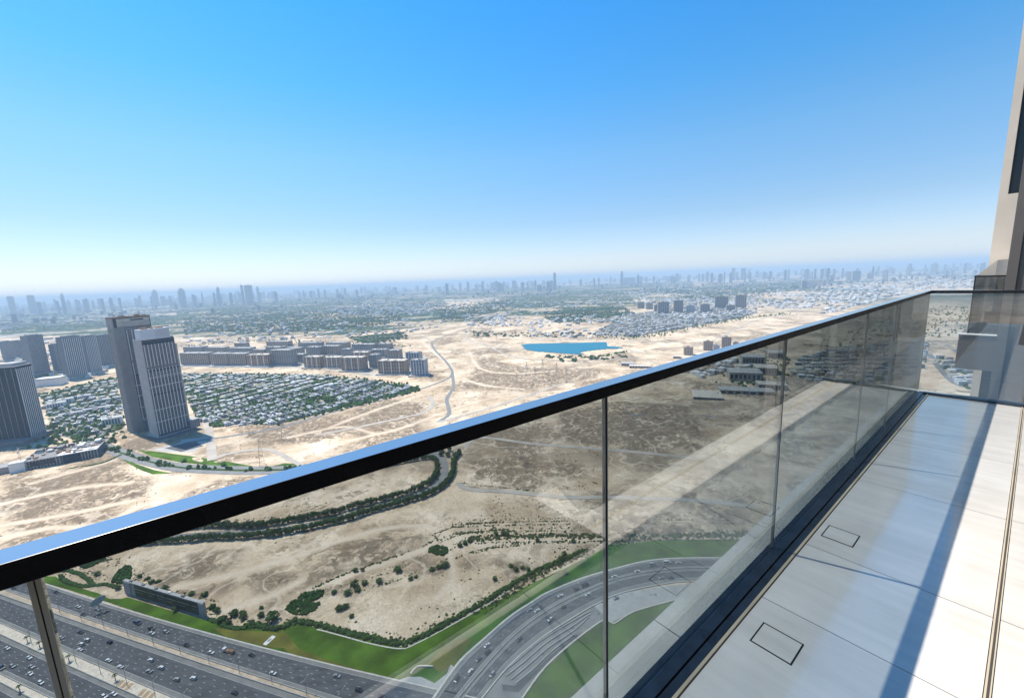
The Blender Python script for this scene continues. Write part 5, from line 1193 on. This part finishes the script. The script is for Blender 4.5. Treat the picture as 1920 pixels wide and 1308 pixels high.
# ------------------------------------------------------------------ vehicles
def car_mesh(kind):
    mb = MB(); L, W = (4.7, 1.85) if kind != 'van' else (6.6, 2.2)
    prof = {'saloon': [(-2.35, .35), (-2.35, .85), (-1.7, 1.0), (2.35 - 1.3, .98), (2.3, .78), (2.35, .35)], 'suv': [(-2.35, .4), (-2.35, 1.1), (-2.1, 1.12), (1.2, 1.12), (2.25, .95), (2.35, .4)], 'van': [(-3.3, .4), (-3.3, 1.3), (-3.2, 1.35), (2.0, 1.35), (3.2, 1.1), (3.3, .4)]}[kind]
    cab = {'saloon': [(-1.6, 1.0), (-1.1, 1.42), (.35, 1.44), (1.05, .99)], 'suv': [(-2.25, 1.12), (-2.05, 1.72), (.5, 1.74), (1.2, 1.12)], 'van': [(-3.25, 1.35), (-3.2, 2.5), (1.6, 2.5), (2.5, 1.35)]}[kind]
    def loft(P, w_, m, taper=0.0):
        n = len(P); zb = P[0][1]; vs = []
        for s_ in (-1, 1):
            for x, z in P: vs.append((x, s_ * (w_ / 2 - taper * (z - zb)), z))
        mb.add(vs, [tuple(range(n)), tuple(range(2 * n - 1, n - 1, -1))] + [(k, n + k, n + (k + 1) % n, (k + 1) % n) for k in range(n)], m)
    loft(prof, W, 0); loft(cab, W - .08, 1, .28)
    t = cab[1][1]; x0, x1 = cab[1][0], cab[2][0]; mb.box(x0 + .08, x1 - .08, -W / 2 + .3, W / 2 - .3, t + .0, t + .07, 0)
    for x in (-L / 2 + .85, L / 2 - .85):
        for s_ in (-1, 1): mb.tube((x, s_ * (W / 2 - .2), .34), (x, s_ * (W / 2 + .01), .34), .34, n=8, m=2)
    mb.box(L / 2 - .02, L / 2 + .03, -W / 2 + .1, -W / 2 + .5, .6, .78, 3); mb.box(L / 2 - .02, L / 2 + .03, W / 2 - .5, W / 2 - .1, .6, .78, 3)
    return mb
CM = {}
paints = {'white': (0.62, 0.62, 0.62), 'silver': (0.32, 0.33, 0.34), 'dark': (0.02, 0.022, 0.03), 'blue-grey': (0.07, 0.1, 0.14)}
pm = {k: mat('paint_' + k.replace('-', '_'), v, 0.25, 0.0, spec=0.6) for k, v in paints.items()}
tyre = mat('tyre', (0.015, 0.015, 0.015), 0.8, 0); lampm = mat('headlamp', (0.7, 0.7, 0.65), 0.2, 0)
for kd_ in ('saloon', 'suv', 'van'):
    b_ = car_mesh(kd_)
    for k in paints: CM[kd_, k] = b_.mesh('car', [pm[k], MT['glass_dark'], tyre, lampm])
def put(list_px, L, z, where, flip=False):
    cnt = {}; its = sorted(list_px, key=lambda a: a[0])
    for x, y, col_, kd_ in its:
        p = G(x, y + 3, 0); i = np.argmin(np.linalg.norm(L - p, axis=1)); i = min(max(i, 1), len(L) - 2); t = L[i + 1] - L[i - 1]
        a = math.atan2(t[1], t[0]) + (math.pi if flip else 0)
        o = obj('car', CM[kd_, col_], None, (p[0], p[1], z), a)
        o.scale = (1.12, 1.12, 1.12)
        c = cnt.get((col_, kd_), 0); cnt[(col_, kd_)] = c + 1
        nm = {'saloon': 'car', 'suv': 'off-road car', 'van': 'van'}[kd_]
        tot = len([q for q in its if q[2:] == (col_, kd_)])
        od = ['first', 'second', 'third', 'fourth', 'fifth', 'sixth', 'seventh', 'eighth', 'ninth', 'tenth'][c]
        tag(o, ('%s %s on the %s' % (col_, nm, where)) if tot == 1 else ('%s %s on the %s, %s such from the left' % (col_, nm, where, od)), 'van' if kd_ == 'van' else 'car', 'cars on the ' + where)
W_, Sv, Dk, Bg = 'white', 'silver', 'dark', 'blue-grey'
put([(106, 1108, Dk, 'saloon'), (26, 1101, Dk, 'saloon'), (147, 1135, W_, 'saloon'), (183, 1140, Sv, 'saloon'), (157, 1150, Dk, 'saloon'), (258, 1166, Bg, 'van'), (284, 1177, Dk, 'suv'), (285, 1185, W_, 'saloon'), (312, 1183, Sv, 'suv'), (350, 1207, Dk, 'saloon'),
     (396, 1221, W_, 'saloon'), (472, 1226, Dk, 'saloon'), (512, 1260, W_, 'saloon'), (673, 1292, Dk, 'suv'), (716, 1304, Dk, 'suv'), (632, 1265, Sv, 'saloon')], HE['lawn'], .4, 'carriageway beside the lawn')
put([(164, 1198, W_, 'suv'), (153, 1206, W_, 'suv'), (150, 1216, W_, 'saloon'), (206, 1202, Dk, 'suv'), (115, 1193, Sv, 'saloon'), (283, 1236, W_, 'suv'), (204, 1236, W_, 'saloon'), (226, 1248, W_, 'saloon'), (280, 1256, Sv, 'saloon'), (303, 1250, W_, 'suv'), (363, 1270, W_, 'suv'), (332, 1272, Sv, 'suv'), (151, 1183, Dk, 'saloon'), (440, 1297, Dk, 'saloon')], HE['m1b'], .4, 'middle carriageway', True)
put([(14, 1213, W_, 'saloon'), (55, 1231, W_, 'saloon'), (60, 1248, Sv, 'saloon'), (24, 1247, Sv, 'suv'), (57, 1261, W_, 'saloon'), (77, 1278, W_, 'suv'), (2, 1250, Bg, 'van'), (196, 1304, W_, 'suv'), (214, 1299, W_, 'saloon')], HE['m2b'], .4, 'lowest carriageway at bottom left')
put([(1224, 1057, Sv, 'van'), (1250, 1053, W_, 'van'), (1272, 1053, W_, 'saloon'), (1195, 1069, W_, 'saloon'), (1152, 1079, W_, 'saloon'), (1098, 1096, Dk, 'van'), (1081, 1104, Dk, 'suv'), (1051, 1115, W_, 'saloon'), (1007, 1143, W_, 'saloon'), (993, 1142, Sv, 'saloon'), (913, 1208, W_, 'saloon'), (915, 1221, Dk, 'suv'), (882, 1258, W_, 'suv'), (857, 1272, Dk, 'saloon'), (898, 1234, Bg, 'saloon')], ramp_n, .58, 'slip road outer lanes')
put([(1102, 1113, W_, 'saloon'), (1032, 1160, W_, 'suv'), (973, 1197, Bg, 'suv'), (923, 1263, Sv, 'suv'), (1056, 1137, Dk, 'saloon'), (1155, 1119, Sv, 'saloon'), (1240, 1082, Sv, 'saloon'), (1258, 1082, Dk, 'saloon')], ramp_m, .58, 'slip road inner lanes', True)
def tow_truck():
    p = G(428, 1222); i = np.argmin(np.linalg.norm(HE['lawn'] - p, axis=1)); t = HE['lawn'][i + 1] - HE['lawn'][i - 1]
    e = empty('flatbed_truck', (p[0], p[1], .4), math.atan2(t[1], t[0]) + math.pi); tag(e, 'flatbed truck with white cab and reddish load on the carriageway beside the lawn', 'truck')
    mb = MB(); mb.box(2.2, 4.6, -1.2, 1.2, .6, 2.9); mb.box(4.61, 5.1, -1.2, 1.2, .6, 1.5); mb.build('cab', pm[W_], e)
    mb = MB(); mb.box(4.3, 4.66, -1.1, 1.1, 1.9, 2.7); mb.build('windscreen', MT['glass_dark'], e)
    mb = MB(); mb.box(-6, 2.0, -1.25, 1.25, .9, 1.2); mb.build('flatbed', MT['concrete_dark'], e)
    mb = MB(); mb.box(-5.6, -1.5, -1, 1, 1.21, 2.1); mb.box(-.9, 1.6, -1, 1, 1.21, 1.7); mb.build('load', MT['rust'], e)
    for x in (-4.6, -3.4, 3.4):
        for s_ in (-1, 1):
            mb = MB(); mb.tube((x, s_ * .9, .5), (x, s_ * 1.22, .5), .5, n=10); mb.build('wheel', tyre, e)
tow_truck()

# ------------------------------------------------------------------ where each look-alike stands
def px_of(o):
    q = np.array([o.location.x, o.location.y, -HC]); zf = q @ Fv
    return 960 + FPX * (q @ Rv) / zf
def nth(n): return '%d%s' % (n, 'th' if 10 <= n % 100 <= 20 else {1: 'st', 2: 'nd', 3: 'rd'}.get(n % 10, 'th'))
def place_labels(group, text, key=px_of, zones=None):
    obs = sorted([o for o in COL.objects if o.get('group') == group and o.parent is None], key=key); cnt = {}
    for o in obs:
        z = ''
        if zones:
            x = px_of(o); z = [t for lim, t in zones if x < lim][0]
        cnt[z] = cnt.get(z, 0) + 1; o['label'] = text % ((nth(cnt[z]), z) if zones else nth(cnt[z]))
place_labels('hazy skyline towers', 'faint blue skyline tower, %s from the left among those above %s',
             zones=[(195, 'the distant tower cluster'), (345, 'the twin high-rises'), (600, 'the left villas'), (800, 'the mid-rise row'), (975, 'the haul road'), (1180, 'the lake'), (1420, 'the far villas'), (9999, 'the handrail end')])
loop_p = row_a[-18]
near_loop = lambda o: -px_of(o)
place_labels('far tree row', 'dense green tree in the far row of the tree-lined road, %s from the right', near_loop)
place_labels('near tree row', 'dense green tree in the near row of the tree-lined road, %s from the right', near_loop)
place_labels('lone trees on the sand', 'dark round tree alone on the sand above the lawn, %s from the left')
place_labels('small trees behind the glass', 'small dark tree on the sand between the joint and slip road, %s from the left')
place_labels('bushes around the long sign', 'leafy bush in the planted strip around the long sign, %s from the left')
place_labels('street lamps near the lawn', 'twin-arm street lamp on the median nearest the lawn, %s from the left')
place_labels('street lamps with the patterned paving', 'twin-arm street lamp on the patterned median, %s from the left')
place_labels('street lamps of the slip road', 'twin-arm street lamp along the curving slip road, %s from the left')
place_labels('trees in the turning loop', 'dense tree in the turning loop of the tree-lined road, %s from the left')

# ------------------------------------------------------------------ the balcony: u along it, v towards the wall
AZ_U = math.radians(51.645)
UU = np.array([math.sin(AZ_U), math.cos(AZ_U)]); VV = np.array([UU[1], -UU[0]])
RZ = math.atan2(UU[1], UU[0])           # local x = u, local y = -v
def bbox(mb, u0, u1, v0, v1, z0, z1, m=0):
    """z over the balcony floor"""
    return mb.box(u0, u1, -v1, -v0, z0, z1, m)
def bobj(name, mb, m, parent=None, kind=None, smooth=False):
    if parent is None: return mb.build(name, m, None, (0, 0, FLOOR), RZ, kind, smooth)
    return mb.build(name, m, parent, kind=kind, smooth=smooth)
def bempty(name, label, cat, group=None):
    e = empty(name, (0, 0, FLOOR), RZ); return tag(e, label, cat, group)

def glass_mat(name, tint, ior=2.05):
    m = bpy.data.materials.new(name); m.use_nodes = True; t = m.node_tree; t.nodes.clear(); N = t.nodes; K = t.links
    tr = N.new('ShaderNodeBsdfTransparent'); 
    # the solar film absorbs more on a slanted path: tint ** (path length)
    gn = N.new('ShaderNodeNewGeometry'); dt = N.new('ShaderNodeVectorMath'); dt.operation = 'DOT_PRODUCT'; K.new(gn.outputs['Incoming'], dt.inputs[0]); K.new(gn.outputs['Normal'], dt.inputs[1])
    def M1_(op, a_, b_):
        q = N.new('ShaderNodeMath'); q.operation = op
        for i_, v_ in ((0, a_), (1, b_)):
            if isinstance(v_, (int, float)): q.inputs[i_].default_value = v_
            elif v_ is not None: K.new(v_, q.inputs[i_])
        return q.outputs[0]
    c2 = M1_('MULTIPLY', dt.outputs['Value'], dt.outputs['Value']); s2 = M1_('DIVIDE', M1_('SUBTRACT', 1.0, c2), 1.06)
    path = M1_('DIVIDE', 1.0, M1_('SQRT', M1_('SUBTRACT', 1.0, s2), None))
    cb = N.new('ShaderNodeCombineColor')
    for i_ in range(3): K.new(M1_('POWER', tint[i_], path), cb.inputs[i_])
    K.new(cb.outputs[0], tr.inputs[0])
    gl = N.new('ShaderNodeBsdfGlossy'); gl.inputs['Roughness'].default_value = 0.0; gl.inputs[0].default_value = (1, 1, 1, 1)
    ge = N.new('ShaderNodeNewGeometry'); mx = N.new('ShaderNodeMix'); mx.data_type = 'FLOAT'
    mx.inputs[2].default_value = ior; mx.inputs[3].default_value = 1 / ior; K.new(ge.outputs['Backfacing'], mx.inputs[0])
    fr = N.new('ShaderNodeFresnel'); K.new(mx.outputs[0], fr.inputs['IOR'])
    ms = N.new('ShaderNodeMixShader'); K.new(fr.outputs[0], ms.inputs[0]); K.new(tr.outputs[0], ms.inputs[1]); K.new(gl.outputs[0], ms.inputs[2])
    o = N.new('ShaderNodeOutputMaterial'); K.new(ms.outputs[0], o.inputs['Surface']); return m
TG = glass_mat('tinted_glass', (0.795, 0.82, 0.825))
EDGE = mat('glass_edge', (0.62, 0.57, 0.46), 0.25, 0.25, 6, spec=0.8, stretch=(1, 1, 0.2))
SEAL = mat('seal', (0.012, 0.012, 0.012), 0.5, 0)
RAILM = mat('rail_black', (0.012, 0.012, 0.014), 0.25, 0.3, 20, spec=0.5)
RAIL_SHEEN, tt_, bt_ = nodes('rail_top_sheen'); bt_.inputs['Base Color'].default_value = (0.43, 0.46, 0.51, 1); bt_.inputs['Roughness'].default_value = 0.22; bt_.inputs['Metallic'].default_value = 0.9; bt_.inputs['Specular IOR Level'].default_value = 0.9  # same black rail; sky sheen on its top put into a brighter metal
bt_.inputs['Coat Weight'].default_value = 0.3; bt_.inputs['Coat Roughness'].default_value = 0.05; bt_.inputs['Coat IOR'].default_value = 1.9

# floor: slab, tiles, seams
tile_m, tl, tb = nodes('porcelain_tile')
N = tl.nodes; K = tl.links
ge = N.new('ShaderNodeTexCoord'); mp = N.new('ShaderNodeMapping'); mp.inputs['Scale'].default_value = (9, 0.9, 1); K.new(ge.outputs['Object'], mp.inputs[0])
n1 = N.new('ShaderNodeTexNoise'); n1.inputs['Scale'].default_value = 1.2; n1.inputs['Detail'].default_value = 7; n1.inputs['Roughness'].default_value = .65; K.new(mp.outputs[0], n1.inputs['Vector'])
r1 = N.new('ShaderNodeValToRGB'); e_ = r1.color_ramp.elements; e_[0].position = .3; e_[0].color = (.575, .545, .505, 1); e_[1].position = .62; e_[1].color = (.665, .635, .59, 1); K.new(n1.outputs['Fac'], r1.inputs[0])
n2 = N.new('ShaderNodeTexNoise'); n2.inputs['Scale'].default_value = 2.5; n2.inputs['Detail'].default_value = 6; K.new(ge.outputs['Object'], n2.inputs['Vector'])
r2 = N.new('ShaderNodeValToRGB'); e_ = r2.color_ramp.elements; e_[0].position = .25; e_[0].color = (.86, .85, .835, 1); e_[1].position = .6; e_[1].color = (1, 1, 1, 1); K.new(n2.outputs['Fac'], r2.inputs[0])
mm_ = N.new('ShaderNodeMix'); mm_.data_type = 'RGBA'; mm_.blend_type = 'MULTIPLY'; mm_.inputs[0].default_value = 1; K.new(r1.outputs[0], mm_.inputs[6]); K.new(r2.outputs[0], mm_.inputs[7]); K.new(mm_.outputs[2], tb.inputs['Base Color'])
rr = N.new('ShaderNodeMapRange'); rr.inputs[3].default_value = .12; rr.inputs[4].default_value = .24; K.new(n1.outputs['Fac'], rr.inputs[0]); K.new(rr.outputs[0], tb.inputs['Roughness'])
tb.inputs['Specular IOR Level'].default_value = 0.85; tb.inputs['Coat Weight'].default_value = 1.0; tb.inputs['Coat Roughness'].default_value = 0.09; tb.inputs['Coat IOR'].default_value = 1.75
bp_ = N.new('ShaderNodeBump'); bp_.inputs['Strength'].default_value = .05; bp_.inputs['Distance'].default_value = .01; K.new(n1.outputs['Fac'], bp_.inputs['Height']); K.new(bp_.outputs[0], tb.inputs['Normal'])
GROUT = mat('grout', (0.45, 0.42, 0.38), 0.9, 0.1, 5)
mb = MB(); bbox(mb, -2.2, 7.14, -0.80, 0.6, -0.35, -0.012); fl = bobj('balcony_floor', mb, GROUT, kind='structure')
us = [-2.1, -1.3, -0.45, 0.35, 1.2, 2.07, 2.7, 3.86, 5.0, 6.33, 7.06]
for i in range(len(us) - 1):
    mb = MB(); bbox(mb, us[i] + .0025, us[i + 1] - .0025, -0.695, 0.028, -0.012, 0.0); bobj('tile', mb, tile_m, fl)
    mb = MB(); bbox(mb, us[i] + .0025, us[i + 1] - .0025, 0.052, 0.165, -0.012, 0.004); bobj('sill_tile', mb, tile_m, fl)
CREAMT = mat('trim_beige', (0.42, 0.36, 0.27), 0.5, 0.15, 4)
mb = MB(); bbox(mb, -2.1, 7.06, 0.031, 0.037, -0.012, 0.006); bobj('trim_strip', mb, CREAMT, fl)
mb = MB(); bbox(mb, -2.1, 7.06, 0.045, 0.049, -0.012, 0.006); bobj('trim_strip', mb, CREAMT, fl)
mb = MB(); bbox(mb, -2.1, 7.06, -0.712, -0.700, -0.012, 0.006); bobj('trim_strip', mb, CREAMT, fl)
LEDGE = mat('ledge_concrete', (0.42, 0.42, 0.41), 0.7, 0.12, 3, bump=.05)
for a, b in ((-2.2, .35), (.35, 1.55), (1.55, 2.75), (2.75, 3.95), (3.95, 5.15), (5.15, 7.3)):
    mb = MB(); bbox(mb, a + .003, b - .003, -0.965, -0.836, -0.34, 0.0); bobj('ledge_stone', mb, LEDGE, fl)
mb = MB(); bbox(mb, 7.166, 7.3, -0.835, 0.6, -0.34, 0.0); bobj('ledge_stone', mb, LEDGE, fl)
# drain hatches
def hatch(u0, u1, v0, v1, label):
    e = bempty('floor_hatch', label, 'hatch')
    mb = MB(); w_ = .0055
    bbox(mb, u0, u1, v0, v0 + w_, 0.0005, .0022); bbox(mb, u0, u1, v1 - w_, v1, 0.0005, .0022); bbox(mb, u0, u0 + w_, v0 + w_, v1 - w_, 0.0005, .0022); bbox(mb, u1 - w_, u1, v0 + w_, v1 - w_, 0.0005, .0022)
    bobj('frame', mb, SEAL, e)
    mb = MB(); bbox(mb, u0 + w_, u1 - w_, v0 + w_, v1 - w_, 0.0005, .0015); bobj('cover', mb, tile_m, e)
hatch(1.76, 1.91, -0.63, -0.47, 'nearer rectangular drain cover outlined in black on the tiled floor')
hatch(2.85, 3.01, -0.665, -0.51, 'farther rectangular drain cover outlined in black on the tiled floor')

# glass balustrade
e = bempty('glass_balustrade', 'tinted glass balustrade with black handrail and floor channel around the tiled balcony', 'railing')
joints = [-1.6, -0.2, 1.0, 2.5, 4.22, 5.31, 7.125]
for i in range(len(joints) - 1):
    a, b = joints[i] + (.0068 if i == 1 else .0065), joints[i + 1] - ((.0068 if i == 0 else .0065) if i < 5 else .0)
    mb = MB(); bbox(mb, a, b, -0.814, -0.802, 0.005, 1.236); bobj('glass_pane', mb, TG, e)
for u in joints[1:-1]:
    w0, w1 = (.0008, .0062) if u < 0 else ((.0045, .006) if u < 3 else (.002, .003))
    mb = MB(); bbox(mb, u - w1, u - w0, -0.8145, -0.8015, 0.015, 1.236); bbox(mb, u + w0, u + w1, -0.8145, -0.8015, 0.015, 1.236); ed = bobj('glass_edge', mb, EDGE if u < 0 else MT['concrete'], e)
    mb = MB(); bbox(mb, u - w0, u + w0, -0.812, -0.804, 0.015, 1.236); bobj('joint_seal', mb, SEAL, ed)
mb = MB(); bbox(mb, 7.127, 7.139, -0.80, 0.40, 0.012, 1.236); bobj('glass_pane', mb, TG, e)
mb = MB(); bbox(mb, 7.122, 7.14, -0.818, -0.8005, 0.03, 1.236); bobj('corner_edge', mb, EDGE, e)
def bev_box(u0, u1, v0, v1, z0, z1, r, mats, name, parent, topmat=True):
    bm = bmesh.new(); bmesh.ops.create_cube(bm, size=1)
    for v in bm.verts:
        v.co.x = u0 if v.co.x < 0 else u1; y = v.co.y; v.co.y = -v1 if y < 0 else -v0; v.co.z = z0 if v.co.z < 0 else z1
    bmesh.ops.bevel(bm, geom=bm.edges[:], offset=r, segments=2, affect='EDGES', profile=.5)
    for f in bm.faces: f.material_index = 1 if (topmat and f.normal.z > .999) else 0
    me = bpy.data.meshes.new(name); bm.to_mesh(me); bm.free()
    for q in mats: me.materials.append(q)
    return obj(name, me, parent)
bev_box(-2.2, 7.166, -0.833, -0.783, 1.237, 1.272, .0012, [RAILM, RAIL_SHEEN], 'handrail', e)
bev_box(7.102, 7.152, -0.7825, 0.6, 1.237, 1.2715, .0012, [RAILM, RAIL_SHEEN], 'handrail', e)
NAVY = mat('channel_black', (0.045, 0.065, 0.09), 0.22, 0.3, 12, spec=0.8, metal=0.55)
bev_box(-2.2, 7.155, -0.835, -0.8155, -0.34, .004, .002, [NAVY, NAVY], 'floor_channel', e)
bev_box(-2.2, 7.10, -0.8005, -0.750, -0.02, .014, .003, [NAVY, NAVY], 'floor_channel', e)
bev_box(-2.2, 7.08, -0.7485, -0.714, -0.02, .004, .002, [NAVY, NAVY], 'floor_channel', e)
bev_box(7.075, 7.1245, -0.7495, 0.6, -0.02, .022, .003, [NAVY, NAVY], 'floor_channel', e)
bev_box(7.141, 7.165, -0.80, 0.6, -0.3, .01, .003, [NAVY, NAVY], 'floor_channel', e)

# the home's own wall behind the camera: sliding glazing, columns
FAC = mat('facade_beige', (0.68, 0.59, 0.48), 0.75, 0.06, 1.5, bump=.03)
FAC2 = mat('facade_taupe', (0.17, 0.15, 0.132), 0.75, 0.06, 1.5, bump=.03)
wl = bempty('apartment_wall', 'own apartment wall with dark sliding doors along the tiled balcony', 'wall')
DG, td, bd = nodes('door_glass'); bd.inputs['Base Color'].default_value = (.012, .014, .015, 1); bd.inputs['Roughness'].default_value = .03; bd.inputs['Specular IOR Level'].default_value = .6
DARK = mat('interior_shade', (0.025, 0.023, 0.021), 0.6, 0.2, 3)  # near-black colour stands in for the doorway's shade
mb = MB(); bbox(mb, -2.1, 1.86, -0.11, 0.6, 0.005, 0.012); bobj('threshold_shade', mb, DARK, wl)  # added dark sheet: paints the unlit part of the doorway floor
mb = MB(); bbox(mb, -2.2, 1.9, 0.56, 0.6, 0.013, 2.5); bobj('inner_wall', mb, DARK, wl)
for a, b in ((2.0, 3.6), (3.6, 5.0), (5.35, 7.0)):
    mb = MB(); bbox(mb, a + .04, b - .04, 0.20, 0.23, .06, 2.5); dp = bobj('door_pane', mb, DG, wl)
    mb = MB(); bbox(mb, a, a + .04, 0.18, 0.24, 0, 2.55); bbox(mb, b - .04, b, 0.18, 0.24, 0, 2.55); bbox(mb, a + .04, b - .04, .18, .24, 0, .06); bbox(mb, a + .04, b - .04, .18, .24, 2.5, 2.55); bobj('door_frame', mb, RAILM, wl)
mb = MB(); bbox(mb, -2.1, 7.2, 0.19, 0.5, 2.56, 3.4); bobj('lintel', mb, FAC2, wl)
mb = MB(); bbox(mb, 5.01, 5.34, 0.19, 0.5, 0, 2.555); bobj('column', mb, FAC2, wl)
mb = MB(); bbox(mb, 7.2, 7.6, 0.19, 0.5, -6, 3.4); bobj('column', mb, FAC2, wl)

# the neighbouring parts of the same building, beyond the return
nb = bempty('neighbour_facade', 'beige tower facade rising beyond the end of the balcony', 'building')
def face_box(u0, u1, v0, v1, z0, z1, m, name, parent=nb):
    mb = MB(); bbox(mb, u0, u1, v0, v1, z0, z1); return bobj(name, mb, m, parent)
face_box(9.0, 13.4, -0.283, -0.186, -9, 14, FAC2, 'pier')
face_box(9.02, 13.4, -0.184, 1.5, -9, 14, FAC2, 'pier')
# back wall with window openings
U0 = 17.0
def fc(vu): return vu * U0
segs = [(-0.862, -0.708, -9, 14), ]
face_box(U0, U0 + 1.2, -0.865, -0.71, -9, 14.0, FAC, 'wall')
face_box(U0, U0 + 1.2, -0.71, -0.2, 6.2, 14.0, FAC, 'wall')
face_box(U0, U0 + 1.2, -0.71, -0.2, -1.28, 3.26, FAC, 'wall')
face_box(U0 + .15, U0 + .3, -0.71, -0.2, 3.26, 6.2, DG, 'window_pane')
face_box(U0 + .12, U0 + .149, -0.71, -0.67, 3.26, 6.2, RAILM, 'window_frame')
face_box(U0 + .02, U0 + .16, -0.709, -0.2, 3.262, 3.31, RAILM, 'window_sill')
face_box(U0, U0 + 1.2, -0.71, -0.2, -9, -4.5, FAC, 'wall')
face_box(U0 + .15, U0 + .3, -0.71, -0.2, -4.5, -1.28, DG, 'window_pane')
ob = bempty('neighbour_balcony', 'next balcony along the facade with dark glass guard on a thick slab', 'balcony')
face_box(13.5, U0 - .01, -0.98, 0.4, -0.76, 0.0, FAC2, 'slab', ob)
face_box(13.48, 13.7, -1.0, 0.4, 0.001, 0.02, MT['white'], 'slab_edge', ob)
TG2 = glass_mat('dark_tinted_glass', (0.42, 0.44, 0.44))
face_box(13.66, 13.672, -0.85, 0.4, .02, 1.25, TG2, 'glass_pane', ob); face_box(13.673, U0 - .02, -0.862, -0.85, .02, 1.25, TG2, 'glass_pane', ob)
face_box(13.64, 13.69, -0.875, 0.4, 1.251, 1.285, RAILM, 'handrail', ob); face_box(13.691, U0 - .02, -0.882, -0.838, 1.251, 1.285, RAILM, 'handrail', ob)
face_box(13.65, 13.68, -0.872, -0.851, .021, 1.25, RAILM, 'post', ob)
# a sloped cap beyond the neighbour's rail
mb = MB(); a0, a1 = 14.2, 16.9
mb.add([(a0, .86, 1.30), (a1, .86, 1.42), (a1, .40, 1.62), (a0, .60, 1.60), (a0, .86, 1.27), (a1, .86, 1.27), (a1, .40, 1.27), (a0, .60, 1.27)], [(0, 3, 2, 1), (0, 1, 5, 4), (1, 2, 6, 5), (2, 3, 7, 6), (3, 0, 4, 7)])
bobj('screen_cap', mb, FAC, ob)
# a few storeys of our own building below the slab, so that the balcony hangs on something
mb = MB(); bbox(mb, -2.2, 7.4, 0.605, 6, -12, 3.4); bobj('body', mb, FAC2, wl)
